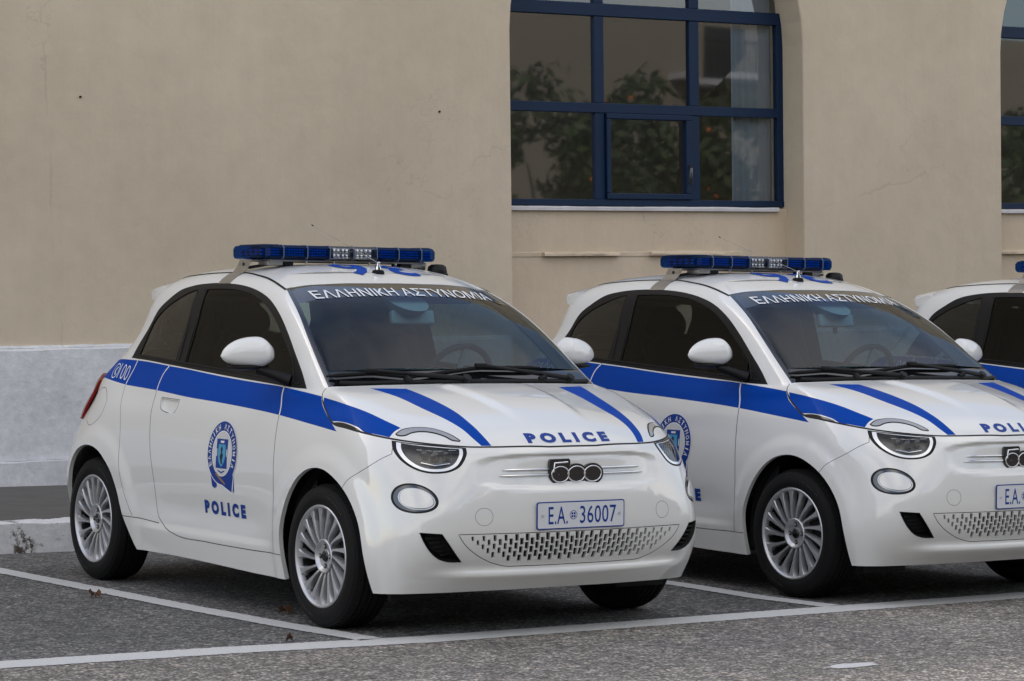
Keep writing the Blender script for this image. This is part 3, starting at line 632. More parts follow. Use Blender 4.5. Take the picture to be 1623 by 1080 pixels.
def subdiv(sh, step):
    vs, fs = sh; bm = bmesh.new(); L = [bm.verts.new((p[0], p[1], 0)) for p in vs]
    for f in fs:
        try: bm.faces.new([L[k] for k in f])
        except ValueError: pass
    lo, hi = vs.min(0), vs.max(0)
    for ax in (0, 1):
        q = lo[ax]+step
        while q < hi[ax]:
            co = [0, 0, 0]; no = [0, 0, 0]; co[ax] = q; no[ax] = 1
            bmesh.ops.bisect_plane(bm, geom=bm.verts[:]+bm.edges[:]+bm.faces[:], plane_co=co, plane_no=no); q += step
    bm.verts.index_update(); r_ = np.array([(v.co.x, v.co.y) for v in bm.verts]), [[v.index for v in f.verts] for f in bm.faces]; bm.free(); return r_
def decal(mb, sh, place, mode, m, off=.0012, sd=None):
    """place(vs)->(x,y,z) signed y; mapped onto the body surface"""
    vs, fs = sh; P = np.array([place(a, b) for a, b in vs]); s_ = np.where(P[:, 1] < 0, -1.0, 1.0) if sd is None else np.full(len(P), float(sd))
    Q = P.copy(); Q[:, 1] = np.abs(Q[:, 1]); uv = lookup(mode, Q); S = sample(uv)+normals(uv)*off; S[:, 1] *= s_
    mb.add(S, fs, m, True)

# ------------------------------------------------------------------ the car
gq = [(-.90,.470,1.52),(-.70,.50,1.54),(-.45,.505,1.55),(-.212,.507,1.544),(-.112,.509,1.540),(-.002,.520,1.529),(.103,.529,1.516),(.218,.545,1.494),(.297,.557,1.475),(.354,.562,1.458)]
def make_car():
    car = empty('police_car')
    L = MB()
    # --- painted shell
    body = panel('body', {'body'}, (-1, 1), car, lip=.02)
    bonnet = panel('bonnet', {'bonnet'}, (-1, 1), car, lip=.012)
    bumper = panel('front_bumper', {'bumper'}, (-1, 1), car, lip=.016)
    panel('grille', {'hole'}, (-1, 1), bumper, inset=.013)
    # roof ditch strips
    for sd in (-1, 1):
        b = MB(); P = smooth_line(gq, False, .03); uv = lookup('all', P)
        wd = np.interp(np.arange(len(uv)), [0, len(uv)-1], [.004, .0065]); A = offset_uv(uv, .006, False); B = offset_uv(uv, -.006, False)
        pa = sample(A)+normals(A)*.0012; pb = sample(B)+normals(B)*.0012; pm = sample(uv)+normals(uv)*.0035
        V = [tuple(q*np.array([1, sd, 1])) for r_ in zip(pa, pm, pb) for q in r_]
        b.add(V, [(3*k+j, 3*k+j+1, 3*k+4+j, 3*k+3+j) for k in range(len(uv)-1) for j in (0, 1)], 'trim', True); b.build('roof_strip', car)
    for sd in (-1, 1):
        dr_ = panel('door', {'door'}, (sd,), car, lip=.012)
        panel('handle', {'handle'}, (sd,), dr_, inset=.011)
        tr = panel('side_window', {'glass_front'}, (sd,), car, inset=.004)
        panel('rear_side_window', {'glass_rear'}, (sd,), car, inset=.004)
        wt = panel('window_trim', {'dlo'}, (sd,), car, lip=.010)
        # waist seal, pillar seal lines
        b = MB(); P = surf_pts('side', [(.80, 0, 1.038), (.66, 0, 1.046), (.2, 0, 1.074), (-.35, 0, 1.106), (-.49, 0, 1.114), (-.93, 0, 1.136)], sd, .002); b.tube(P, .0035, 'trim', 6); b.build('waist_seal', wt)
        b = MB(); P = surf_pts('side', [(-.375, 0, 1.11), (-.375, 0, 1.28), (-.385, 0, 1.465)], sd, .001); b.tube(P, .003, 'trim', 6); b.build('pillar_seal', wt); b = MB()
        P = surf_pts('side', [(-.445, 0, 1.12), (-.448, 0, 1.28), (-.46, 0, 1.455)], sd, .001); b.tube(P, .003, 'trim', 6); b.build('pillar_seal', wt); b = MB()
        P = surf_pts('side', [(.735, 0, 1.035), (.72, 0, 1.08), (.672, 0, 1.155)], sd, .001); b.tube(P, .0025, 'gap', 6); b.build('pillar_seal', wt)
        # headlight
        h = panel('headlight', {'lamp'}, (sd,), car, inset=.002, bulge=.004)
        panel('lens', {'lamp_glass'}, (sd,), h, inset=.004, bulge=.006)
        rf = panel('reflector', {'lamp_glass'}, (sd,), h, inset=.036, recolor={'clear_lens': 'lamp_dark'})
        b = MB(); c = Vector((1.742, .612*sd, .762)); ax = Vector((.80, .58*sd, .08)).normalized(); sdv = Vector((-.58*sd, .80, 0)); sdv = Vector((-ax.y, ax.x, 0)).normalized()*sd; upv = ax.cross(sdv)*sd
        for k, (u0, v0, r0) in enumerate([(-.042, .008, .019), (.004, .002, .023), (.048, .010, .017)]):
            q = c+sdv*u0+upv*v0-ax*.028
            b.tube([q-ax*.01, q+ax*.012], [r0, r0], 'chrome_dark', 20, cap=False); b.tube([q, q+ax*.006, q+ax*.010], [r0*.85, r0*.7, r0*.1], 'gloss_black', 16)
        b.tube([c+sdv*(-.085)-ax*.03+upv*.026, c-ax*.022+upv*.020, c+sdv*.08-ax*.03+upv*.026], .0022, 'silver', 8)
        b.tube([c+sdv*(-.06)-ax*.02-upv*.030, c-ax*.012-upv*.040, c+sdv*.06-ax*.02-upv*.028], .004, 'chrome', 8)
        for k in range(5):
            t = -.06+k*.03; b.tube([c+sdv*t-ax*.018+upv*.03, c+sdv*(t-.008)-ax*.012-upv*.02], .0006, 'silver', 4)
        b.build('lamp_unit', h)
        panel('daytime_light', {'brow'}, (sd,), car, inset=-.001, bulge=.001)
        f = panel('fog_lamp', {'fog'}, (sd,), car, inset=.001)
        panel('lamp_cover', {'fog_disc'}, (sd,), f, inset=.0, bulge=.010)
        # bumper vent
        v = panel('air_vent', {'vent'}, (sd,), car, inset=.045)
        b = MB()
        VP = [np.array(p) for p in VENT]; Q = smooth_line(VP, True, .01); c0 = np.mean(VP, 0)
        P0 = sample(lookup('all', Q)); N0 = normals(lookup('all', Q)); P1 = scale_about(Q, .86, c0)
        rim = [P0+N0*.002, np.array(P0)*.6+P1*.4-N0*.004, P1-N0*.045]
        rings_ = [[tuple(np.array(p)*np.array([1, sd, 1])) for p in r_] for r_ in rim]; b.loft(rings_, 'trim', True, False)
        for k in range(5):
            z = .425-k*.0185; ya, yb = .700-k*.016, .655-k*.013
            A = surf_pt('front', (0, ya, z), sd, -.014); B = surf_pt('front', (0, yb-.012, z-.002), sd, -.030); b.tube([A, B], .0038, 'trim', 6)
        b.build('vent_frame', v)
        panel('tail_light', {'tail'}, (sd,), car, inset=-.010, bulge=.026, lip=.014, force=True)
        # mirror
        mr = empty('wing_mirror', (0, 0, 0), parent=car)
        b = MB(); rings_ = []; n = 28; cx, cz = .600, 1.162
        # lofted along y (inner to outer); section in x-z: blunt glass side at the back, domed front
        for t in np.linspace(0, 1, 22):
            y = .775+t*.240; e = (.50+.50*math.sin(math.pi/2*t/.28)) if t < .28 else max(0, 1-((t-.28)/.72)**2.3)**.62
            e = max(e, .03); hh = .084*e; dd = .062*e*(1.03-.25*t); zc = cz-.004*t*t; xc = cx-.015*t
            r_ = []
            for k in range(n):
                w = 2*math.pi*k/n; ca, sa = math.cos(w), math.sin(w)
                x = xc+dd*math.copysign(abs(ca)**(.9), ca)*(1.25 if ca > 0 else .55); z = zc+hh*math.copysign(abs(sa)**(.85), sa)*(1 if sa > 0 else .66)
                r_.append((x, y*sd, z))
            rings_.append(r_)
        b.loft(rings_, 'paint'); b.build('mirror_cap', mr, sharp=70)
        b = MB(); rings_ = []
        for t in np.linspace(0, 1, 14):
            y = .785+t*.20; e = max(.05, math.sin(math.pi*min(max(t, .03), .97))**.5); r_ = []
            for k in range(20):
                w = 2*math.pi*k/20; r_.append((cx-.012+.060*e*math.cos(w), y*sd, 1.112-.004*t+.017*e*math.sin(w)))
            rings_.append(r_)
        b.loft(rings_, 'trim'); b.build('mirror_base', mr, sharp=70)
        b = MB(); P = [surf_pt('side', (.70, 0, 1.050), sd, -.004), Vector((.655, .775*sd, 1.072)), Vector((.615, .85*sd, 1.100))]; b.tube(P, [.030, .022, .020], 'trim', 14)
        b.add([(cx-.037, .80*sd, 1.20), (cx-.037, .93*sd, 1.19), (cx-.037, .93*sd, 1.135), (cx-.037, .80*sd, 1.13)], [(0, 1, 2, 3)], 'chrome'); b.build('mirror_arm', mr, sharp=60)
        # wheel-arch tub
        for xw, nm in ((1.168, 'wheel_arch_liner'), (-1.161, 'wheel_arch_liner')):
            b = MB(); rr = .385; n = 26; pts_o = []; pts_i = []
            for k in range(n+1):
                w = R(-14)+k/n*R(208); pts_o.append((xw+rr*math.cos(w), .77*sd, .31+rr*math.sin(w))); pts_i.append((xw+rr*math.cos(w), .50*sd, .31+rr*math.sin(w)))
            b.add(pts_o+pts_i, [(k, k+1, n+2+k, n+1+k) for k in range(n)]+[tuple(range(n+1, 2*n+2))], 'dark', False); b.build(nm, car)
    # --- glass
    ws = panel('windscreen', {'screen'}, (-1, 1), car, inset=.003)
    panel('rear_window', {'rear_screen'}, (-1, 1), car, inset=.003)
    # --- liner under the roof and pillars
    lin = set(); nl = part == 'body'
    keep = part.copy(); part[(part == 'body') & (cen[:, 1] < VB)] = 'x'
    panel('headliner', {'body'}, (-1, 1), car, inset=.030, recolor={'paint': 'liner', 'gap': 'liner', 'blue': 'liner', 'decal_white': 'liner'}); part[:] = keep
    # --- under-body
    b = MB(); b.box((-.0, 0, .25), (2.9, 1.0, .14), 'dark', bev=.02); b.box((0, 0, .235), (1.45, 1.50, .10), 'dark', bev=.02)
    b.box((1.60, 0, .27), (.22, 1.00, .14), 'dark', bev=.02); b.box((-1.50, 0, .33), (.22, 1.0, .2), 'dark', bev=.02)
    for sd in (-1, 1):
        b.box((1.545, .585*sd, .170), (.03, .26, .05), 'trim', bev=.006)
        for xw in (1.161, -1.161): b.tube([(xw, .70*sd, .31), (xw, .3*sd, .29)], .035, 'dark', 10)
    b.build('underbody', car)
    # --- interior
    b = MB(); b.box((-.15, 0, .45), (2.3, 1.44, .04), 'dark'); 
    for sd in (-1, 1):
        b.add([(.95, .69*sd, .99), (-1.15, .64*sd, 1.06), (-1.15, .68*sd, .45), (.95, .74*sd, .45)], [(0, 1, 2, 3)], 'dash')
    b.add([(-1.26, -.58, 1.04), (-1.26, .58, 1.04), (-1.26, .60, .45), (-1.26, -.60, .45)], [(0, 1, 2, 3)], 'dark'); b.build('cabin_floor', car)
    b = MB(); rings_ = []
    for y in np.linspace(-.70, .70, 29):
        hum = .045*math.exp(-((y-.36)/.17)**4); e = .03*(abs(y)/.7)**3
        rings_.append([(1.02-.25*(abs(y)/.7)**2*.3, y, 1.005), (.80, y, 1.000+hum*.5-e), (.60, y, .995+hum-e), (.50, y, .975+hum-e), (.46, y, .90), (.50, y, .70), (.9, y, .60)])
    b.loft(rings_, 'dash', True, True); b.build('dashboard', car, sharp=50)
    b = MB(); b.add([(.47, .27, 1.045), (.47, .47, 1.045), (.49, .47, .985), (.49, .27, .985)], [(0, 1, 2, 3)], 'pale_plastic'); b.build('instrument_display', car); b = MB()
    b.add([(.464, -.06, 1.04), (.464, .14, 1.04), (.464, .14, .945), (.464, -.06, .945)], [(0, 1, 2, 3)], 'gloss_black'); b.box((.475, .04, .992), (.014, .22, .11), 'dash', bev=.005); b.build('instrument_panel', car)
    sw = empty('steering_wheel', parent=car); b = MB(); c = Vector((.36, .37, 1.03)); ax = Vector((-.92, 0, .39)); u_ = Vector((0, 1, 0)); v_ = ax.cross(u_)
    b.tube([c+(u_*math.cos(w)+v_*math.sin(w))*.185 for w in np.linspace(0, 2*math.pi, 41)[:-1]], .0155, 'dash', 10, closed=True); b.build('wheel_rim', sw)
    b = MB(); b.tube([c-ax*.02, c+ax*.02], .065, 'dash', 20)
    for w in (R(0), R(180), R(-90)): b.tube([c, c+(u_*math.cos(w)+v_*math.sin(w))*.18], .014, 'pale_plastic', 8)
    b.tube([c, c-ax*.25], .035, 'dark', 12); b.build('spokes', sw)
    def seat(y, x0=-.18):
        s_ = empty('seat', parent=car); b = MB()
        b.box((x0+.22, y, .60), (.50, .48, .16), 'seat', bev=.06); b.build('cushion', s_)
        b = MB(); rings_ = []
        for t in np.linspace(0, 1, 14):
            z = .62+t*.62; w = .24*(1-.28*smooth(.55, 1, t))*(.97 if t < 1 else .8); xx = x0-.02-t*.20; th = .075*(1-.35*t)
            rings_.append([(xx+th*math.cos(k*2*math.pi/24)*(1.0), y+w*math.copysign(abs(math.sin(k*2*math.pi/24))**.6, math.sin(k*2*math.pi/24)), z) for k in range(24)])
        b.loft(rings_, 'seat'); b.build('backrest', s_, sharp=60)
        b = MB(); rings_ = []
        for t in np.linspace(0, 1, 12):
            z = 1.215+t*.19; e = math.sin(math.pi*min(max(t, .06), .94))**.35; w = .135*e; xx = x0-.235-t*.03
            rings_.append([(xx+.05*e*math.cos(k*2*math.pi/24), y+w*math.copysign(abs(math.sin(k*2*math.pi/24))**.7, math.sin(k*2*math.pi/24)), z) for k in range(24)])
        b.loft(rings_, 'seat'); b.build('headrest', s_, sharp=60)
        b = MB()
        for q in (-.05, .05): b = MB(); b.tube([(x0-.225, y+q, 1.15), (x0-.24, y+q, 1.25)], .006, 'chrome', 8); b.build('headrest_post', s_)
    seat(-.36); seat(.36)
    b = MB(); b.box((-.98, 0, .72), (.40, 1.20, .16), 'seat', bev=.05); b.box((-1.16, 0, .95), (.14, 1.16, .42), 'seat', bev=.05)
    for y in (-.3, .3): b.box((-1.15, y, 1.20), (.08, .24, .10), 'seat', bev=.03)
    b.build('rear_bench', car)
    for sd in (-1, 1):
        b = MB(); P = [surf_pt('side', (-.42, 0, z), sd, -.105) for z in (.6, .9, 1.1, 1.3, 1.45)]
        b.tube(P, [.06, .055, .05, .05, .045], 'dash', 10); b.build('inner_pillar', car)
    im = empty('interior_mirror', parent=car); b = MB(); b.box((.52, .015, 1.335), (.035, .235, .068), 'pale_plastic', Matrix.Rotation(R(-12), 3, 'Y'), bev=.012); b.build('mirror_body', im)
    b = MB(); b.loft([[(.50+.11*math.cos(w)*s_-.02*k, .10*math.sin(w)*s_, 1.415-.018*k-.05*math.cos(w)*s_) for w in np.linspace(0, 2*math.pi, 25)[:-1]] for k, s_ in enumerate((1.0, .96, .8, .4))], 'pale_plastic'); b.build('camera_housing', im, sharp=60)
    b = MB(); b.tube([(.50, 0, 1.40), (.51, .01, 1.345)], .012, 'pale_plastic', 8); b.build('mirror_stem', im); b = MB(); b.tube([(.50, .03, 1.30), (.50, .035, 1.27)], .012, 'dash', 8); b.build('sensor_lead', im)
    for sd in (-1, 1):
        b = MB(); b.box((.29, .28*sd, 1.430), (.13, .36, .018), 'liner', Matrix.Rotation(R(20), 3, 'Y'), bev=.007); b.build('sun_visor', car)
    # --- wipers and cowl
    b = MB(); P = surf_pts('all', [(1.09, .005, 1.045), (1.085, .20, 1.044), (1.07, .42, 1.042), (1.045, .58, 1.038), (1.02, .66, 1.036)], 1, .004)
    full = [Vector((p.x, -p.y, p.z)) for p in P[::-1]]+P; b.tube(full, .010, 'trim', 8)
    for y in (-.33, .36): b.tube([surf_pt('screen', (0, abs(y), 1.052), math.copysign(1, y), .006), surf_pt('screen', (0, abs(y)+.03, 1.052), math.copysign(1, y), .022)], .014, 'trim', 10)
    b.build('cowl', car)
    for nm, tip, mid, tail_, piv in (('wiper', (-.695, 1.066), (-.50, 1.078), (-.30, 1.060), (-.05, 1.050)), ('wiper', (-.31, 1.062), (.06, 1.100), (.40, 1.098), (.54, 1.048))):
        w_ = empty(nm, parent=car); b = MB()
        def sp(p, off): return surf_pt('screen', (0, abs(p[0]), p[1]), -1 if p[0] < 0 else 1, off)
        P = [sp((tip[0]+(tail_[0]-tip[0])*t, np.interp(t, [0, .5, 1], [tip[1], mid[1], tail_[1]])), .014) for t in np.linspace(0, 1, 12)]
        b.tube(P, [.004]+[.0095]*10+[.004], 'rubber', 8); b.build('blade', w_)
        b = MB(); q = sp(mid, .028); b.box(q, (.03, .055, .022), 'trim', bev=.006)
        P = [sp((mid[0]+(piv[0]-mid[0])*t, mid[1]+(piv[1]-mid[1])*t), .030-.012*t) for t in np.linspace(0, 1, 8)]; b.tube(P, [.008]*4+[.011]*4, 'trim', 8)
        b.tube([sp(piv, .0), sp(piv, .03)], .020, 'trim', 12); b.build('arm', w_)
    # --- wheels
    def wheel(xw, sd, rot):
        w_ = empty('wheel', (xw, 0, 0), parent=car); o = .733*sd+(.025 if sd > 0 and xw > 0 else 0); c = (0, o, .3085)
        S = lambda prof: [(r_, h*sd) for r_, h in prof]
        b = MB(); prof = [(.212, -.085), (.222, -.096), (.245, -.103), (.275, -.101), (.292, -.092), (.3015, -.080), (.3065, -.068), (.3085, -.052), (.3085, -.044), (.3015, -.043), (.3015, -.037), (.309, -.036), (.3095, -.012), (.3025, -.011), (.3025, -.003), (.3095, -.002), (.3095, .012), (.3025, .013), (.3025, .020), (.309, .021), (.3085, .042), (.3015, .043), (.3015, .049), (.3085, .050), (.3065, .066), (.3035, .076), (.2975, .085), (.2905, .0925), (.2895, .0945), (.284, .0965), (.283, .0975), (.262, .1005), (.258, .1015), (.243, .1025), (.240, .1010), (.228, .0995), (.2215, .096), (.212, .085)]
        b.lathe(S(prof), c, 'y', 'rubber', 96)
        # shoulder blocks
        n = 76
        for k in range(n):
            for h0, h1, r0, r1 in ((.058, .086, .3090, .2995), (-.086, -.058, .2995, .3090)):
                a0, a1 = 2*math.pi*k/n, 2*math.pi*(k+.80)/n
                vs = []
                for aa, rr_ in ((a0, 0), (a1, 0)):
                    for h, r_ in ((h0, r0), (h1, r1)):
                        for e in (0, -.005): vs.append((( r_+.0018+e)*math.cos(aa), o+h*sd, .3085+(r_+.0018+e)*math.sin(aa)))
                b.add(vs, [(0, 2, 6, 4), (0, 4, 5, 1), (2, 3, 7, 6), (0, 1, 3, 2), (4, 6, 7, 5)], 'rubber')
        ty = b.build('tyre', w_, sharp=40); b = MB()
        for a_c, word in ((R(62), 'Continental'), (R(242), 'Continental')):
            for q, ch in enumerate(word):
                g_ = fit(text_shape(ch, 1, .01, res=2), .005 if ch in 'itl' else .0115, .020 if ch in 'Cltit' else .014); aa = (a_c-sd*-1*0)+(.052*(5-q) if sd < 0 else -.052*(5-q))*1.0
                t0 = aa-math.pi/2; hx = 1 if sd < 0 else -1
                b.add([(.262*math.cos(aa)+(hx*s*math.cos(t0)-t*math.sin(t0)), o+.1012*sd, .3085+.262*math.sin(aa)+(hx*s*math.sin(t0)+t*math.cos(t0))) for s, t in g_[0]], g_[1], 'tyre_text')
            b.build('tyre_lettering', ty, fix=False); b = MB()
        b = MB()
        b.lathe(S([(.2215, .090), (.2225, .096), (.219, .0995), (.2145, .0995), (.2100, .095), (.2065, .088), (.2040, .070), (.198, .03), (.195, -.08), (.2215, -.092)]), c, 'y', ['silver']*6+['dark']*3, 72)
        b.lathe(S([(.0, .071), (.026, .071), (.030, .069), (.052, .072), (.066, .084), (.070, .0845), (.0735, .081), (.075, .03)]), c, 'y', 'silver', 48)
        ns = 17
        for k in range(ns):
            a0 = 2*math.pi*k/ns+rot; rows = []
            for t in np.linspace(0, 1, 9):
                r_ = .072+t*.140; sw_ = -(.42*t-.20*t**2)*(1 if sd < 0 else -1)
                w0 = np.interp(t, [0, .3, .8, 1], [.0058, .0060, .0112, .0235]); hgt = np.interp(t, [0, .15, .5, .9, 1], [.076, .082, .086, .0885, .090])
                aa = a0+sw_; da = w0/r_
                def pt(ang, h, rad=r_): return (rad*math.cos(ang), o+h*sd, .3085+rad*math.sin(ang))
                # trailing side wall slopes, face tilts
                rows.append([pt(aa-da*1.15, hgt-.030), pt(aa-da, hgt-.004), pt(aa-da*.75, hgt), pt(aa+da*.85, hgt-.0015), pt(aa+da*1.0, hgt-.005), pt(aa+da*1.35, hgt-.030)])
            vs = [q for r_ in rows for q in r_]; b.add(vs, [(6*i+j, 6*i+j+1, 6*i+7+j, 6*i+6+j) for i in range(8) for j in range(5)], 'silver', True)
        b.build('rim', w_, sharp=28)
        b = MB(); b.lathe(S([(.0, .078), (.021, .0775), (.025, .074), (.026, .065)]), c, 'y', 'gloss_black', 28)
        for k in range(4):
            a0 = R(90)*k+R(92); p = (.042*math.cos(a0), o+.0715*sd, .3085+.042*math.sin(a0)); b.tube([(p[0], p[1]-.004*sd, p[2]), (p[0], p[1]+.0035*sd, p[2])], .0105, 'chrome_dark', 14); b.tube([(p[0], p[1], p[2]), (p[0], p[1]+.007*sd, p[2])], .0068, 'silver', 6)
        b.build('hub_cap', w_)
        b = MB(); b.lathe(S([(.04, .035), (.135, .035), (.138, .03), (.138, .01)]), c, 'y', 'brake', 40); b.lathe(S([(.04, .0), (.20, .0)]), c, 'y', 'dark', 32); b.box((-.10 if xw > 0 else .1, o+.03*sd, .36), (.07, .06, .12), 'brake', bev=.015); b.build('brake_disc', w_)
    for xw, sd, rot in ((1.166, -1, .05), (1.166, 1, .2), (-1.163, -1, .12), (-1.163, 1, .3)): wheel(xw, sd, rot)
    # --- spoiler
    b = MB(); rings_ = []
    for y in np.linspace(-.555, .555, 31):
        q = abs(y)/.555; xb = -1.335+.205*q**2.2+.05*q**12; zt = 1.500-.040*q**2.4; e = smooth(1.0, .93, q)
        xf = -.86-.02*q; zf = 1.545-.070*q**2.2
        rings_.append([(xf, y, zf-.012), ((xf+xb)/2, y, (zf+zt)/2+.012), (xb+.02, y, zt+.004), (xb, y, zt-.010), (xb+.012, y, zt-.045), (xb+.10, y, zt-.065), ((xf+xb)/2, y, zt-.03)])
    b.loft(rings_, 'paint'); b.build('spoiler', car, sharp=50)
    # --- livery: lettering, badges
    sd = -1
    for sd in (-1, 1):
        fl_ = 1 if sd < 0 else -1
        b = MB()
        W0 = .42; tx = subdiv(fit(text_shape('POLICE', 1, .068, spacing=1.6), .408, .064), .05)
        decal(b, tx, lambda s, t: (.237+fl_*s, .8*sd, .449+t), 'side', 'ink', .0018, sd=sd)
        ec = (.223, .706)
        def disc(cx_, cz_, rx, rz, m_, off, n=56, shape=None):
            Q = [(cx_+rx*math.cos(2*math.pi*k/n), cz_+rz*math.sin(2*math.pi*k/n)) for k in range(n)] if shape is None else shape
            sh = (np.array([(s-ec[0], t-ec[1]) for s, t in Q]), [list(range(len(Q)))])
            decal(b, subdiv(sh, .035), lambda s, t: (ec[0]+fl_*s, .8*sd, ec[1]+t), 'side', m_, off*1.6, sd)
        # ribbon
        for poly_, m_, of in (([(.115, .60), (.155, .62), (.175, .55), (.150, .540), (.125, .548)], 'ink', .0008), ([(.300, .60), (.345, .60), (.342, .528), (.322, .545), (.296, .53)], 'ink', .0008),
                         ([(.105, .640), (.140, .590), (.20, .560), (.325, .520), (.345, .60), (.33, .66)], 'decal_white', .0010), ([(.112, .645), (.145, .597), (.205, .567), (.318, .530), (.338, .60), (.32, .66)], 'ink', .0013)): disc(0, 0, 0, 0, m_, of, shape=poly_)
        disc(.223, .706, .150, .150, 'decal_white', .0011); disc(.223, .706, .145, .145, 'ink', .0014); disc(.223, .703, .099, .105, 'decal_white', .0017); disc(.223, .703, .094, .100, 'drl', .0020)
        disc(0, 0, 0, 0, 'ink', .0023, shape=[(.168, .635), (.278, .635), (.278, .770), (.168, .770)])
        disc(0, 0, 0, 0, 'decal_white', .0026, shape=[(.205, .752), (.241, .752), (.241, .762), (.205, .762)])
        disc(0, 0, 0, 0, 'decal_white', .0026, shape=[(.171, .69), (.177, .69), (.177, .725), (.171, .725)]); disc(0, 0, 0, 0, 'decal_white', .0026, shape=[(.269, .69), (.275, .69), (.275, .725), (.269, .725)])
        disc(0, 0, 0, 0, 'cyan', .0026, shape=[(.190, .745), (.256, .745), (.262, .70), (.250, .665), (.223, .640), (.196, .665), (.184, .70)])
        disc(0, 0, 0, 0, 'gap', .0030, shape=[(.222, .740), (.232, .725), (.226, .71), (.238, .695), (.229, .675), (.232, .655), (.220, .655), (.212, .675), (.206, .69), (.217, .705), (.212, .722)])
        disc(0, 0, 0, 0, 'ink', .0026, shape=[(.19, .622), (.223, .612), (.256, .622), (.256, .628), (.223, .619), (.19, .628)])
        disc(0, 0, 0, 0, 'ochre', .0018, shape=[(.165, .606), (.215, .578), (.26, .560), (.262, .568), (.215, .592), (.17, .618)])
        word = 'ΕΛΛΗΝΙKΗ ΑΣΤΥΝΟΜΙΑ'; a1, a2 = R(207), R(-27)
        for k, ch in enumerate(word):
            if ch == ' ': continue
            aa = a1+(a2-a1)*k/(len(word)-1); g_ = fit(text_shape(ch, 1, .025), .006 if ch == 'Ι' else .0195, .027)
            ca, sa = math.cos(aa-math.pi/2), math.sin(aa-math.pi/2)
            decal(b, g_, lambda s, t: (ec[0]+fl_*(.122*math.cos(aa)+s*ca-t*sa), .8*sd, ec[1]+.122*math.sin(aa)+s*sa+t*ca), 'side', 'decal_white', .0040, sd)
        # rear quarter 100
        b.build('door_emblem', car, fix=False)
        b = MB(); tx = fit(text_shape('100', 1, -.012), .118, .074)
        decal(b, tx, lambda s, t: (-1.035+fl_*s, .73*sd, 1.050-.10*fl_*s+t), 'side', 'decal_white', .0014, sd)
        for r0, r1 in ((.036, .031),):
            n = 36; vs = np.array([(rr_*math.cos(2*math.pi*k/n), rr_*math.sin(2*math.pi*k/n)) for rr_ in (r0, r1) for k in range(n)]); fs = [[k, (k+1) % n, n+(k+1) % n, n+k] for k in range(n)]
            decal(b, (vs, fs), lambda s, t: (-1.135+s, .71*sd, 1.054+t*1.05), 'side', 'decal_white', .0014, sd)
        vs = np.array([(.014, .018), (.006, .020), (-.010, .006), (-.010, -.008), (.006, -.022), (.014, -.020), (.004, -.008), (-.004, -.001), (.004, .008)]); decal(b, (vs, [list(range(9))]), lambda s, t: (-1.135+fl_*s, .71*sd, 1.054+t), 'side', 'decal_white', .0014, sd)
        b.build('phone_number', car, fix=False)
    b = MB(); tx = fit(text_shape('POLICE', 1, .065, spacing=1.6), .422, .040)
    decal(b, tx, lambda s, t: (1.8, s, .8315+t), 'front', 'ink', .0015); b.build('bonnet_lettering', bonnet, fix=False)
    b = MB(); tx = subdiv(fit(text_shape('ΕΛΛΗΝΙKΗ ΑΣΤΥΝΟΜΙΑ', 1, .008), .965, .036), .04)
    decal(b, tx, lambda s, t: (.4, s, 1.456-.085*s*s+t), 'screen', 'screen_text', .0); b.build('windscreen_lettering', ws, fix=False)
    b = MB(); tx = subdiv(fit(text_shape('36', 1, .02, spacing=1.4), .40, .30), .04)
    decal(b, tx, lambda s, t: (.15+t, .02-s, 1.5), 'top', 'blue', .0025); b.build('roof_number', car, fix=False)
    # --- number plate
    np_ = empty('number_plate', parent=bumper); b = MB(); yx = lambda a, c_, d_: (1.930+d_-.01*(a/.22)**2*0, a, c_)
    def rrect(w, h, r_, n=5): return [(sx_*(w/2-r_)+r_*math.cos(w0+k/n*math.pi/2), sy_*(h/2-r_)+r_*math.sin(w0+k/n*math.pi/2)) for sx_, sy_, w0 in ((1, 1, 0), (-1, 1, math.pi/2), (-1, -1, math.pi), (1, -1, 1.5*math.pi)) for k in range(n+1)]
    zc = .511
    fr = lambda a, c_, d_: (1.925+d_, a, zc+c_)
    b.prism(rrect(.452, .116, .010), .003, 'ink', fr); b.prism(rrect(.442, .106, .007), .0038, 'plate', fr); b.build('plate_board', np_, fix=True)
    b = MB()
    for s_, w, yc in (('E.A.', .098, -.118), ('36007', .188, .088)):
        vs, fs = fit(text_shape(s_, 1, .004, spacing=1.05), w, .074); b.add([(1.9294, yc+p[0], zc+p[1]) for p in vs], fs, 'ink')
    vs = [(rr_*math.cos(2*math.pi*k/24), rr_*math.sin(2*math.pi*k/24)) for rr_ in (.019, .0165) for k in range(24)]; b.add([(1.9294, -.040+p[0], zc+p[1]) for p in vs], [(k, (k+1) % 24, 24+(k+1) % 24, 24+k) for k in range(24)], 'ink')
    for dy, dz in ((-.006, -.006), (.006, -.006), (-.006, .006), (.006, .006)): b.add([(1.9294, -.040+dy+a, zc+dz+c_) for a, c_ in ((-.0045, -.0045), (.0045, -.0045), (.0045, .0045), (-.0045, .0045))], [(0, 1, 2, 3)], 'ink')
    b.build('plate_lettering', np_, fix=False)
    b = MB()
    for y in (-.198, .198): b = MB(); b.tube([(1.928, y, zc), (1.9325, y, zc)], [.0065, .005], 'chrome', 12); b.build('screw', np_)
    # --- chrome bars and numeral badge
    bd = empty('badge', parent=car)
    for sd in (-1, 1):
        for z, y1 in ((.7025, .352), (.679, .370)):
            b = MB(); P = [surf_pt('front', (0, y, z-(y-.1)*.0), sd, .0012) for y in np.linspace(.085, y1, 14)]; b.tube(P, [.0058]*12+[.0046, .0025], 'chrome', 10); b.build('chrome_bar', bd)
    xb = surf_pt('front', (0, .01, .69)).x+.004
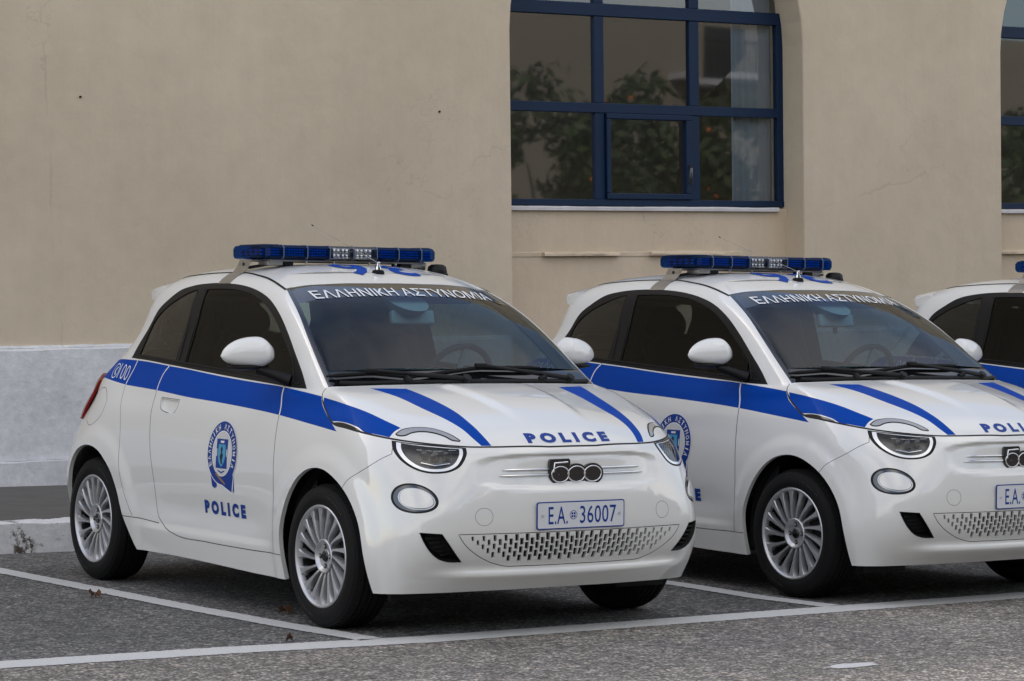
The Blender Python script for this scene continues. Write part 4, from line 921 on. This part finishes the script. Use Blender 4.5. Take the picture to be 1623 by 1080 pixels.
    def ring(yc, zc_, ry, rz, n=36): return [(xb, yc+ry*math.cos(2*math.pi*k/n), zc_+rz*math.sin(2*math.pi*k/n)) for k in range(n)]
    b = MB(); cs = (-.082, .002, .086); zz = .680; ry, rz = .044, .033
    for c_ in cs:
        b.prism([(p[1], p[2]) for p in ring(c_, zz, ry+.012, rz+.012)], .016+c_*.004, 'gloss_black', lambda a, c2, d_: (xb-.012+d_, a, c2))
    five = [(xb+.002, -.116, .690), (xb+.002, -.112, .728), (xb+.002, -.045, .731)]
    b.prism([(-.138, .685), (-.05, .685), (-.029, .722), (-.029, .738), (-.036, .746), (-.126, .745), (-.134, .737)], .0145, 'gloss_black', lambda a, c2, d_: (xb-.012+d_, a, c2)); b.build('badge_back', bd, sharp=50)
    b = MB()
    for c_ in cs: b.tube([(xb+.0055, p[1], p[2]) for p in ring(c_, zz, ry, rz)], .0030, 'chrome', 8, closed=True)
    b.tube([(xb+.006, p[1], p[2]) for p in five], .0042, 'chrome', 8); b.build('badge_digits', bd, sharp=60)
    # --- light bar
    lb = empty('light_bar', parent=car); zb, zt_ = 1.611, 1.676
    def sec(y, x0, x1, k=.0):
        c_ = .012; a, b2, c3, d_ = x0, x1, zb+k, zt_-k
        return [(a+c_, y, c3), (b2-c_, y, c3), (b2, y, c3+c_), (b2, y, d_-c_*1.1), (b2-c_*1.4, y, d_), (a+c_*1.4, y, d_), (a, y, d_-c_*1.1), (a, y, c3+c_)]
    divs = [.133, .255, .385]
    def lens(ya, yb, m_, ends=False, nm='lens'):
        b = MB(); n = 2 if not ends else 7; rings_ = []
        for t in np.linspace(0, 1, n):
            y = ya+(yb-ya)*t; x0, x1 = -.335, 0.004
            if ends: q = smooth(.55, 1, t); x1 = .004-.040*q; x0 = -.335+.015*q
            rings_.append(sec(y, x0, x1, .0 if not ends else .004*smooth(.8, 1, t)))
        b.loft(rings_, m_, smooth=False); b.build(nm, lb, sharp=15)
    for sd in (-1, 1):
        for a, b_ in ((.133, .255), (.255, .385)): lens(sd*(a+.003), sd*(b_-.003), 'blue_lens')
        lens(sd*.388, sd*.486, 'blue_lens', True); lens(sd*.003, sd*.130, 'clear_lens')
        # raised cap over the outer end
        b = MB(); b.loft([[(x, sd*y, z) for x, y, z in ((-.30, .39, zt_+k), (-.30, .465, zt_+k), (-.27, .474, zt_+k), (-.085, .474, zt_+k), (-.045, .462, zt_+k), (-.04, .39, zt_+k))] for k in (-.002, .0035)], 'navy', smooth=False); b.build('end_cover', lb)
    b = MB()
    for y in (-.385, -.255, -.131, 0, .131, .255, .385):
        b.loft([[(x*(1.0)+(.0025 if x > -.1 else -.0025), y+d_, z+(.002 if z > 1.64 else -.002)) for x, _, z in sec(y, -.335, .004)] for d_ in (-.0022, .0022)], 'divider_grey', smooth=False)
    b.build('divider', lb)
    b = MB()
    b.box((-.165, 0, 1.640), (.29, .90, .034), 'navy', bev=.006)
    for sd in (-1, 1):
        for a, b_ in ((.145, .243), (.267, .373), (.40, .462)):
            nn = 7
            for k in range(nn):
                for q in range(3): b.box((-.012 if b_ < .45 else -.014-.03*max(0, (k-4))/3, sd*(a+(b_-a)*(k+.5)/nn), 1.629+q*.0125), (.012, (b_-a)/nn*.62, .0075), 'blue_core', bev=.002)
        for k in range(5):
            for q in range(2): b.box((-.07-.05*k, sd*.466, 1.633+q*.018), (.02, .012, .010), 'blue_core', bev=.002)
        for yb_ in (.038, .086):
            b.box((-.016, sd*yb_, 1.641), (.012, .046, .050), 'silver', bev=.002)
        for yb_ in (.030, .052, .078, .100):
            for q, dz in ((0, .012), (1, -.012)): b.tube([(-.012, sd*yb_, 1.641+dz), (-.006, sd*yb_, 1.641+dz), (-.0035, sd*yb_, 1.641+dz)], [.0105, .0095, .004], 'chrome', 14)
        b.tube([(-.010, sd*.064, 1.641), (-.004, sd*.064, 1.641)], .006, 'chrome', 12)
    b.build('lamp_array', lb)
    b = MB(); b.box((-.165, 0, 1.604), (.24, .86, .012), 'steel', bev=.003)
    for y in (-.40, -.33, .33, .40): b.box((-.10, y, 1.590), (.10, .055 if abs(y) < .35 else .08, .022), 'steel' if abs(y) > .35 else 'dark', bev=.003)
    for y in (-.25, .25, -.1, .1): b.tube([(-.02, y, 1.600), (-.02, y, 1.588)], .006, 'steel', 8)
    b.build('mounting_rail', lb)
    for sd in (-1, 1):
        b = MB(); th = .003
        prof = [surf_pt('side', (-.225, 0, 1.490), sd, .002), surf_pt('side', (-.225, 0, 1.508), sd, .003), surf_pt('side', (-.222, 0, 1.533), sd, .004), Vector((-.215, .512*sd, 1.546)), Vector((-.200, .496*sd, 1.575)), Vector((-.185, .490*sd, 1.606)), Vector((-.180, .455*sd, 1.608))]
        for dx in (0,):
            vs = []
            for p in prof:
                for ex, ey in ((-.06, 0), (.06, 0), (.06, -th*sd), (-.06, -th*sd)): vs.append((p.x+ex, p.y+ey, p.z))
            b.add(vs, [(4*k+j, 4*k+(j+1) % 4, 4*k+4+(j+1) % 4, 4*k+4+j) for k in range(len(prof)-1) for j in range(4)]+[(0, 1, 2, 3), tuple(4*(len(prof)-1)+j for j in (3, 2, 1, 0))], 'steel')
        b.tube([(-.195, .494*sd+.004*sd, 1.585), (-.195, .494*sd-.004*sd, 1.585)], .008, 'dark', 10)
        for dx in (-.03, .01): b.tube([(-.17+dx, .485*sd, 1.567), (-.10+dx, .35*sd, 1.594)], .006, 'dark', 8)
        b.build('bracket', lb, sharp=20)
    b = MB(); b.lathe([(.0, .055), (.03, .053), (.045, .042), (.050, .015), (.045, .0)], (-.02, .49, 1.545), 'z', 'trim', 24); b.lathe([(.055, .0), (.055, .012), (.04, .014)], (-.02, .49, 1.542), 'z', 'dark', 24); b.build('siren', lb, sharp=60)
    # --- aerial
    ae = empty('aerial', parent=car); q = surf_pt('top', (.255, .012, 0), -1, 0)
    b = MB(); b.lathe([(.030, -.006), (.030, .004), (.026, .012), (.014, .016)], tuple(q), 'z', 'rubber', 24); b.lathe([(.014, .016), (.013, .030), (.008, .034), (.007, .050), (.0, .052)], tuple(q), 'z', 'chrome', 20); b.box((q.x, q.y, q.z+.046), (.022, .012, .014), 'chrome', bev=.003); b.build('aerial_foot', ae)
    b = MB(); tip = Vector((-.42, .01, 1.788)); b.tube([q+Vector((.03, 0, .034)), q+Vector((0, 0, .047)), tip], [.0018, .0016, .0010], 'steel', 6); b.tube([tip, tip+(tip-q).normalized()*.012], .0032, 'dark', 8); b.build('rod', ae)
    return car
mat('blue_core', (.06, .34, .80), .25, .1, .5); mat('divider_grey', (.10, .13, .20), .4)
car1 = make_car()
tag(car1, 'white police car nearest the camera, its whole right side and front in view', 'car', 'police cars parked side by side')
def copy_tree(o, parent=None):
    c = o.copy(); scene.collection.objects.link(c); c.parent = parent
    for ch in o.children: copy_tree(ch, c)
    return c
car2 = copy_tree(car1); car2.location = (.053, 2.542, 0); car2.rotation_euler.z = .0188
tag(car2, 'middle white police car, its tail hidden behind the nearest car', 'car', 'police cars parked side by side')
car3 = copy_tree(car1); car3.location = (.29, 4.94, .012); car3.rotation_euler.z = .0126
tag(car3, 'farthest white police car, cut off by the right edge of the photo', 'car', 'police cars parked side by side')

# ------------------------------------------------------------------ ground
def asphalt(name, c0, c1, c2, warm):
    k = NT(name); co = k.coord(); 
    v = k.n('ShaderNodeTexVoronoi'); v.inputs['Scale'].default_value = 92; k.l(co, v.inputs['Vector'])
    v2 = k.n('ShaderNodeTexVoronoi'); v2.inputs['Scale'].default_value = 38; k.l(co, v2.inputs['Vector'])
    sep = k.n('ShaderNodeSeparateColor'); k.l(v.outputs['Color'], sep.inputs[0]); sep2 = k.n('ShaderNodeSeparateColor'); k.l(v2.outputs['Color'], sep2.inputs[0])
    st = k.ramp(sep.outputs[0], [(0, c0), (.55, c1), (.86, c2), (1, tuple(q*1.5 for q in c2))])
    st2 = k.ramp(sep2.outputs[1], [(0, (.55, .55, .55)), (.7, (1, 1, 1)), (.93, (1.25, 1.22, 1.16)), (1, (1.6, 1.5, 1.35))])
    a = k.mix(1.0, st, st2, 'MULTIPLY')
    edge = k.ramp(v.outputs['Distance'], [(0, (1.15,)*3), (.55, (.9,)*3), (.8, (.35,)*3)]); a = k.mix(.8, a, edge, 'MULTIPLY')
    big = k.ramp(k.noise(co, .9, 5, .6), [(.25, (.78,)*3), (.7, (1.18,)*3)]); a = k.mix(1.0, a, big, 'MULTIPLY')
    mid = k.ramp(k.noise(co, 9, 4, .7), [(.3, (.80,)*3), (.7, (1.15,)*3)]); a = k.mix(1.0, a, mid, 'MULTIPLY')
    oil = k.ramp(k.noise(co, 1.35, 3, .45), [(.66, (1,)*3), (.74, (.62,)*3)]); a = k.mix(1.0, a, oil, 'MULTIPLY')
    wr = k.n('ShaderNodeMapping'); wr.inputs['Scale'].default_value = (.25, 3.2, 1); k.l(co, wr.inputs[0]); a = k.mix(1.0, a, k.ramp(k.noise(wr.outputs[0], 1.1, 4, .6), [(.3, (.88,)*3), (.7, (1.08,)*3)]), 'MULTIPLY')
    k.l(a, k.p.inputs['Base Color']); k.p.inputs['Roughness'].default_value = .85
    h = k.math('SUBTRACT', 1.0, v.outputs['Distance']); nb = k.bump(h, .7, .006); k.l(k.bump(k.noise(co, 30, 4), .5, .01, nb), k.p.inputs['Normal'])
    MATS[name] = k.m; return k, a
asphalt('asphalt_dark', (.066, .066, .066), (.138, .136, .134), (.25, .245, .24), 0)
asphalt('asphalt_light', (.105, .096, .086), (.235, .213, .192), (.40, .37, .34), 1)
def line_paint():
    k, a = asphalt('line_paint', (.030, .030, .032), (.075, .075, .075), (.14, .138, .135), 0)
    co = k.coord(); n1 = k.noise(co, 60, 5, .75); n2 = k.noise(co, 4, 3, .6)
    f = k.math('ADD', n1, k.math('MULTIPLY', n2, .6)); f = k.ramp(f, [(.50, (0,)*3), (.58, (1,)*3)])
    k.l(k.mix(f, a, (.56, .56, .555)), k.p.inputs['Base Color'])
line_paint()
def sheet(name, pts_, z, m_, kind='structure'):
    b = MB(); b.add([(x, y, z) for x, y in pts_], [tuple(range(len(pts_)))], m_); o = b.build(name, fix=False); tag(o, kind=kind)
    if o.data.polygons[0].normal.z < 0: o.data.flip_normals()
    return o
sheet('ground', [(-60, -60), (60, -60), (60, 90), (-60, 90)], -.0015, 'asphalt_dark')
front = [(1.36, -8), (1.47, -2.4), (1.52, -1.53), (1.62, -.65), (1.625, .15), (1.62, 2.9), (1.62, 12)]
sheet('road', [(x+.10, y) for x, y in front]+[(26, 12), (26, -8)], 0, 'asphalt_light')
def line(name, pts_, w, label):
    random.seed(len(name)+int(pts_[0][1]*10)); L_, R_ = [], []
    P = [Vector((a, b_, 0)) for a, b_ in pts_]; Q = []
    for i in range(len(P)-1):
        n = max(1, int((P[i+1]-P[i]).length/.018)); Q += [P[i].lerp(P[i+1], k/n) for k in range(n)]
    Q.append(P[-1])
    for i, p in enumerate(Q):
        t = (Q[min(i+1, len(Q)-1)]-Q[max(i-1, 0)]).normalized(); s_ = Vector((-t.y, t.x, 0))
        L_.append(p+s_*(w/2+random.uniform(-.006, .005))); R_.append(p-s_*(w/2+random.uniform(-.006, .005)))
    b = MB(); b.add([(p.x, p.y, .0022) for p in L_+R_], [(i, i+1, len(Q)+i+1, len(Q)+i) for i in range(len(Q)-1)], 'line_paint')
    o = b.build(name, fix=False); o.data.flip_normals() if o.data.polygons[0].normal.z < 0 else None
    tag(o, kind='structure')
line('painted_line', [(x+.105, y) for x, y in front], .20, '')
for pts_ in ([(-2.70, -1.11), (-.7, -1.01), (.2, -.97), (1.0, -.91), (1.62, -.835)], [(-2.7, 1.30), (.47, 1.63), (1.15, 1.60), (1.62, 1.655)], [(-2.7, 3.88), (.5, 4.15), (1.62, 4.24)], [(-2.7, -3.6), (1.45, -3.4)], [(-2.7, 6.4), (1.62, 6.8)]): line('parking_line', pts_, .125, '')
# small patch of old white paint on the road
b = MB(); random.seed(4); n = 22; b.add([(3.24+(.04+.02*random.random())*math.cos(k*6.283/n)+0, 0.37+(.10+.05*random.random())*math.sin(k*6.283/n), .0022) for k in range(n)], [tuple(range(n))], 'line_paint'); tag(b.build('paint_patch', fix=False), kind='structure')
# ------------------------------------------------------------------ kerb, pavement, wall : wall frame s (along), t (up), d (out of the wall)
A_ = Vector((.03835, .99900, .02306)); N_ = Vector((.999264, -.038364, 0)); B_ = Vector((-.000885, -.023045, .999734)); O_ = Vector((-5.68, .8, .17))
def W(s, t, d_=0.0): return tuple(O_+A_*s+B_*t+N_*d_)
def plaster(name, col, var, patch, cracks=True):
    k = NT(name); co = k.coord(); n1 = k.noise(co, .7, 5, .6); n2 = k.noise(co, 6, 5, .65); n3 = k.noise(co, 55, 4, .7)
    base = k.mix(k.ramp(n1, [(.3, (0,)*3), (.72, (1,)*3)]), tuple(q*(1-var) for q in col), patch)
    base = k.mix(.3, base, k.ramp(n2, [(.3, (.86,)*3), (.7, (1.08,)*3)]), 'MULTIPLY')
    smp = k.n('ShaderNodeMapping'); smp.inputs['Scale'].default_value = (5, 5, .35); k.l(co, smp.inputs[0]); ns = k.noise(smp.outputs[0], 2.2, 5, .7)
    base = k.mix(.18, base, k.ramp(ns, [(.35, (.88,)*3), (.6, (1.03,)*3)]), 'MULTIPLY')
    if cracks:
        mp = k.n('ShaderNodeMapping'); mp.inputs['Scale'].default_value = (1, 1, .45); k.l(co, mp.inputs[0])
        ds = k.noise(co, 2.2, 4, .6); sc = k.n('ShaderNodeVectorMath', operation='ADD'); k.l(mp.outputs[0], sc.inputs[0])
        cb = k.n('ShaderNodeCombineXYZ'); k.l(ds, cb.inputs[0]); k.l(ds, cb.inputs[1]); k.l(ds, cb.inputs[2]); k.l(cb.outputs[0], sc.inputs[1])
        v = k.n('ShaderNodeTexVoronoi', feature='DISTANCE_TO_EDGE'); v.inputs['Scale'].default_value = .55; k.l(sc.outputs[0], v.inputs['Vector'])
        cr = k.ramp(v.outputs['Distance'], [(0, (.86,)*3), (.0015, (1,)*3)]); gate = k.ramp(k.noise(co, .8, 2), [(.50, (0,)*3), (.56, (1,)*3)])
        base = k.mix(gate, base, k.mix(1.0, base, cr, 'MULTIPLY'))
    k.l(base, k.p.inputs['Base Color']); k.p.inputs['Roughness'].default_value = .92
    nb = k.bump(n1, .45, .05); nb = k.bump(n2, .30, .02, nb); k.l(k.bump(n3, .35, .003, nb), k.p.inputs['Normal']); MATS[name] = k.m
plaster('wall_plaster', (.545, .463, .352), .06, (.600, .515, .398))
plaster('wall_warm', (.59, .485, .362), .06, (.62, .515, .395))
def whitewash(name, dirt, lo, hi):
    k = NT(name); co = k.coord(); n1 = k.noise(co, 1.6, 6, .7); n2 = k.noise(co, 14, 5, .7); n3 = k.noise(co, 4.5, 6, .75)
    base = k.mix(k.ramp(n1, [(.3, (0,)*3), (.7, (1,)*3)]), (.52, .53, .555), (.70, .705, .73))
    base = k.mix(.6, base, k.ramp(n2, [(.3, (.78,)*3), (.65, (1.1,)*3)]), 'MULTIPLY')
    f = k.ramp(n3, [(lo, (0,)*3), (hi, (1,)*3)]); base = k.mix(f, base, dirt)
    k.l(base, k.p.inputs['Base Color']); k.p.inputs['Roughness'].default_value = .9
    nb = k.bump(n1, .5, .04); k.l(k.bump(n2, .5, .01, nb), k.p.inputs['Normal']); MATS[name] = k.m
whitewash('whitewash', (.30, .31, .34), .66, .80); whitewash('kerb_white', (.07, .06, .045), .54, .60)
mat('paving', (.085, .082, .080), .85, noise=(5, .25, .3))
def wavy_box(b, s0, s1, d0, d1, t0, t1, m_, seed, amp=.006, n=60, frame=None):
    """long masonry block whose edges wander a little; d1 = outer face"""
    random.seed(seed); fr = frame or W; rings_ = []; e = [0]*4
    for k in range(n+1):
        s = s0+(s1-s0)*k/n; e = [.7*q+random.uniform(-amp, amp) for q in e]
        c_ = .010
        rings_.append([fr(s, t0, d0), fr(s, t0, d1), fr(s, t1-c_+e[0], d1+e[1]), fr(s, t1+e[2], d1-c_+e[1]), fr(s, t1+e[3], d0)])
    b.loft(rings_, m_, smooth=False)
# pavement and kerb (level)
Wk = lambda s, t, d_: (-2.66+.03835*s+d_, -.486+s, t)
b = MB(); wavy_box(b, -16, 22, -.22, 0, -.05, .17, 'kerb_white', 3, .004, 500, Wk); tag(b.build('kerb', fix=True), kind='structure')
b = MB(); b.add([(-2.87+.03835*(-16), -16.5, .164), (-2.87+.03835*22, 21.5, .164), (-6.2, 21.5, .164), (-6.6, -16.5, .164)], [(0, 1, 2, 3)], 'paving'); o = b.build('pavement', fix=False); tag(o, kind='structure')
if o.data.polygons[0].normal.z < 0: o.data.flip_normals()
bd_ = empty('building', tuple(O_)); tag(bd_, 'cream plastered building with arched blue framed windows behind the parked cars', 'building')
def child(o): o.parent = bd_; o.matrix_parent_inverse = Matrix.Translation(-O_); return o
def arch_top(s0, s1, t_sp, d_, n=24):
    r_ = (s1-s0)/2; c_ = (s0+s1)/2; return [(c_+r_*math.cos(math.pi*k/n), t_sp+r_*math.sin(math.pi*k/n)) for k in range(n+1)]
NICHES = [(3.85, 6.66), (8.81, 11.62)]; TSP = 3.27
# front skin of the wall: one outline with two arched notches
out = [(-14, -.6), (-14, 8)]+[(18, 8), (18, -.6)]
for s0, s1 in NICHES[::-1]: out += [(s1, -.6)]+arch_top(s0, s1, TSP, 0)+[(s0, -.6)]
b = MB(); b.prism(out, .45, 'wall_plaster', lambda a, c_, d_: W(a, c_, -d_))
o = b.build('wall', fix=True); child(o)
bv = o.modifiers.new('bevel', 'BEVEL'); bv.width = .014; bv.segments = 3; bv.limit_method = 'ANGLE'; bv.angle_limit = R(50)
for s0, s1 in NICHES:
    b = MB(); b.prism([(s0-.05, -.5), (s1+.05, -.5), (s1+.05, 1.93), (s0-.05, 1.93)], .12, 'wall_warm', lambda a, c_, d_: W(a, c_, -.25-d_))
    child(b.build('parapet', fix=True))
# broken ledge strips below the window
for s0, s1, nm in ((4.27, 4.98, 'ledge'), (5.28, 6.0, 'ledge'), (8.83, 9.6, 'ledge')):
    b = MB(); random.seed(int(s0*10)); wavy_box(b, s0, s1, -.28, -.205, 1.548, 1.575, 'wall_warm', int(s0*7), .004, 24)
    wavy_box(b, s0-.35, s1+.2, -.28, -.243, 1.545, 1.585, 'wall_warm', int(s0*9), .003, 30); child(b.build(nm, fix=True))
for s_, t_ in ((.36, 2.66), (3.22, 2.63)):
    b = MB(); b.tube([W(s_, t_, -.01), W(s_, t_, .012)], [.010, .007], 'dark', 8); child(b.build('wall_plug'))
# plinth
def pl(s0, s1):
    b = MB(); wavy_box(b, s0, s1, -.02, .055, .165, .925, 'whitewash', 11, .003, 160); wavy_box(b, s0, s1, -.02, .125, -.2, .165, 'whitewash', 12, .003, 160); wavy_box(b, s0, s1, -.02, .030, .92, .945, 'whitewash', 14, .005, 160); child(b.build('plinth', fix=True))
pl(-14, 3.80); pl(6.70, 8.78); pl(11.65, 18)
# windows, 0.32 m behind the wall face. coordinates measured on that plane
def px_shift(s): return s
def window(off, full=True):
    D = -.33; w_ = empty('window', W(3.85+off, 1.94, D)); w_.parent = bd_; w_.matrix_parent_inverse = Matrix.Translation(-O_)
    inv = Matrix.Translation(-Vector(W(3.85+off, 1.94, D)))
    def ch(o): o.parent = w_; o.matrix_parent_inverse = Matrix.Translation(-Vector(w_.location)); return o
    fr_ = lambda a, c_, d_: W(a+off, c_, D+d_)
    s0, s1 = 3.83, 6.67; xs = [(4.80, 4.89), (5.72, 5.815)]; b = MB()
    def bar(a0, a1, t0, t1, d0=0.0, d1=.05, m_='window_blue'): b.prism([(a0, t0), (a1, t0), (a1, t1), (a0, t1)], d1-d0, m_, lambda a, c_, d_: fr_(a, c_, d0+d_))
    bar(s0, s1, 1.945, 1.995, 0, .06)
    bar(s0, s1, 2.68, 2.757, 0, .055); bar(s0, s1, 3.445, 3.545, 0, .055); bar(s0, s1, 4.0, 4.08, 0, .05)
    bar(6.60, s1, 1.996, 3.444, 0, .056)
    for a0, a1 in xs:
        for t0, t1 in ((1.996, 2.679), (2.758, 3.444), (3.546, 3.999), (4.081, 4.7)): bar(a0, a1, t0, t1, 0, .048)
    n = 24; r_ = (s1-s0)/2; outer = arch_top(s0, s1, TSP, 0); inner = [(6.60-0, 3.546)]+[((s0+s1)/2+(r_-.065)*math.cos(w), TSP+(r_-.065)*math.sin(w)) for w in np.linspace(R(12), R(168), 24)]
    for k in range(3, 21):
        w0, w1 = math.pi*k/n, math.pi*(k+1)/n; c_ = (s0+s1)/2
        b.prism([(c_+r*math.cos(w), TSP+r*math.sin(w)) for r, w in ((r_, w0), (r_, w1), (r_-.07, w1), (r_-.07, w0))], .05, 'window_blue', lambda a, c2, d_: fr_(a, c2, d_))
    o = ch(b.build('frame', fix=True)); bv = o.modifiers.new('bevel', 'BEVEL'); bv.width = .004; bv.segments = 2; bv.limit_method = 'ANGLE'
    b = MB()
    for a0, a1, t0, t1 in ((4.895, 5.715, 2.635, 2.678), (4.895, 5.715, 1.998, 2.045), (4.895, 4.935, 2.046, 2.634), (5.665, 5.715, 2.046, 2.634)): bar(a0, a1, t0, t1, .02, .075)
    o = ch(b.build('casement', fix=True)); bv = o.modifiers.new('bevel', 'BEVEL'); bv.width = .006; bv.segments = 2; bv.limit_method = 'ANGLE'
    b = MB(); P = [Vector(fr_(5.688, 2.27, .075)), Vector(fr_(5.685, 2.25, .11)), Vector(fr_(5.675, 2.17, .115)), Vector(fr_(5.675, 2.12, .11))]; b.tube(P, .012, 'gloss_black', 8); ch(b.build('handle'))
    b = MB()
    for i, (a0, a1) in enumerate(((s0, 4.80), (4.89, 5.72), (5.815, 6.60))):
        for j, (t0, t1) in enumerate(((1.995, 2.68), (2.757, 3.445), (3.545, 4.75))):
            e = .0012*math.sin(i*7.3+j*3.1+off)  # panes never sit quite flush
            b.add([fr_(a0-.01, t0-.01, .02), fr_(a1+.01, t0-.01, .02+e), fr_(a1+.01, t1+.01, .02-e), fr_(a0-.01, t1+.01, .02)], [(0, 1, 2, 3)], 'window_glass')
    ch(b.build('pane', fix=False))
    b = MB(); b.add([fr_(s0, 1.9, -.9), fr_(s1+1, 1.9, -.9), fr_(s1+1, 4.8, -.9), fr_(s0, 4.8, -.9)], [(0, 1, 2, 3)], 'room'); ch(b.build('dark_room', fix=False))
    b = MB(); rows = []
    if full:
        for k in range(41):
            s = 6.215+k*.0105; dd = -.06+.012*math.sin(k*.9)+.006*math.sin(k*2.3); rows.append((s, dd))
        b.add([fr_(s, 1.96, dd) for s, dd in rows]+[fr_(s, 4.6, dd) for s, dd in rows], [(k, k+1, 42+k, 41+k) for k in range(40)], 'curtain', True); ch(b.build('curtain', fix=False))
    b = MB(); wavy_box(b, s0+.01+off, s1-.10+off, D, -.215, 1.905, 1.938, 'sill', 5, .0015, 60); ch(b.build('window_sill', fix=True))
window(0); window(4.96, False)
# ------------------------------------------------------------------ across the road, behind the camera: orange trees and a facing building (they show in the panes and the paint)
mat('facade', (.30, .262, .21), .9, noise=(2, .08, .3)); mat('foliage_dark', (.030, .050, .016), .6); mat('foliage_mid', (.05, .08, .022), .6); mat('pane_dark', (.02, .025, .03), .1)
fb = empty('facing_building', (27, 8, 0)); tag(fb, 'long cream building across the road, seen as a reflection in the panes', 'building')
b = MB(); b.box((4, 0, 4.2), (8, 70, 8.4), 'facade'); o = b.build('wall', fb)
for k in range(14):
    for z in (2.6,):
        w_ = MB(); y = -31+k*4.7; w_.box((-.02, y, z), (.06, 1.2, 1.7), 'pane_dark'); w_.box((-.06, y, z-.9), (.16, 1.5, .08), 'sill'); w_.box((-.05, y+.66, z), (.08, .10, 1.8), 'sill'); w_.box((-.05, y-.66, z), (.08, .10, 1.8), 'sill'); w_.build('window', fb)
for k in (2, 5, 8, 11):
    w_ = MB(); y = -31+k*4.7; w_.box((-.02, y, 7.5), (.06, 1.1, 1.3), 'pane_dark'); w_.box((-.55, y, 6.75), (1.1, 2.6, .14), 'sill')
    for q in range(14): w_.tube([(-1.05, y-1.2+q*.185, 6.82), (-1.05, y-1.2+q*.185, 7.7)], .02, 'dark', 5)
    w_.tube([(-1.05, y-1.25, 7.7), (-1.05, y+1.25, 7.7)], .03, 'dark', 6); w_.build('balcony', fb)
def tree(x, y, h, r_, seed):
    random.seed(seed); rng = np.random.default_rng(seed)
    t = empty('orange_tree', (x, y, 0)); b = MB()
    b.tube([(0, 0, 0), (.05, .02, .7), (0, .05, 1.4), (.04, 0, h*.55)], [.13, .10, .085, .05], 'bark', 8)
    for k in range(6):
        a = k*1.05+random.random(); b.tube([(0, 0, 1.1+.12*k), (math.cos(a)*r_*.35, math.sin(a)*r_*.35, h*.5), (math.cos(a)*r_*.7, math.sin(a)*r_*.7, h*.68)], [.05, .035, .015], 'bark', 6)
    b.build('trunk', t)
    b = MB(); cl = []
    for k in range(34):
        v = rng.normal(size=3); v /= np.linalg.norm(v); rad = rng.uniform(.45, .95); cl.append((np.array([v[0]*r_*rad, v[1]*r_*rad, h*.54+v[2]*h*.44*rad]), rng.uniform(.35, .65)*r_*.55))
    n = 5200; vs = []; fs = []; ms = []
    for k in range(n):
        c_, rr_ = cl[rng.integers(len(cl))]; v = rng.normal(size=3); v /= np.linalg.norm(v); p = c_+v*rr_*rng.uniform(.6, 1.05)
        a = rng.normal(size=3); a /= np.linalg.norm(a); q = np.cross(a, v); q /= np.linalg.norm(q)+1e-9; s_ = rng.uniform(.08, .15)
        b.add([p-a*s_, p+q*s_*.55, p+a*s_, p-q*s_*.55], [(0, 1, 2, 3)], 'foliage_mid' if rng.random() < .45 else 'foliage_dark')
    b.build('crown', t, fix=False)
    b = MB()
    for k in range(26):
        c_, rr_ = cl[rng.integers(len(cl))]; v = rng.normal(size=3); v /= np.linalg.norm(v); p = c_+v*rr_*1.02
        b.lathe([(.0, -.045), (.032, -.032), (.045, 0), (.032, .032), (.0, .045)], tuple(p), 'z', 'orange_fruit', 8)
    b.build('fruit', t, fix=False)
    return t
k = 0
for y in np.arange(-20, 38, 2.7):
    x = 16.5+.6*math.sin(y*1.7); hh = 6.7+.7*math.sin(y*2.3+1); t = tree(x, float(y), hh, 2.3, 100+k)
    tag(t, 'bushy orange tree in the row across the road, seen as a reflection', 'tree', 'orange trees across the road'); k += 1
# ------------------------------------------------------------------ fallen leaves
def leaf(x, y, s_, rz, label):
    b = MB(); n = 11; out_ = []
    for k in range(n*2):
        w = math.pi*k/n; r_ = s_*(.62+.38*abs(math.cos(2.5*w)))*(1 if k % 2 else .8); out_.append((r_*math.cos(w)*1.3, r_*math.sin(w)*.8, .010+.012*math.sin(w*2)+.01*(k % 3)))
    b.add([(0, 0, .014)]+out_, [(0, k+1, (k+1) % (2*n)+1) for k in range(2*n)], 'leaf_litter', False); b.tube([(s_*1.1, 0, .012), (s_*2, .01, .02)], .0016, 'bark', 5)
    o = b.build('fallen_leaf', fix=False); o.location = (x, y, 0); o.rotation_euler = (0, 0, rz); tag(o, label, 'leaf')
leaf(-.41, -1.16, .028, .6, 'brown dead leaf on the asphalt just below the left parking line')
leaf(1.50, -1.16, .018, 2.1, 'small brown leaf scrap on the asphalt near the front parking lines')
leaf(.62, -.70, .030, 1.2, 'dark brown leaf lying flat beside the front tyre of the nearest car')
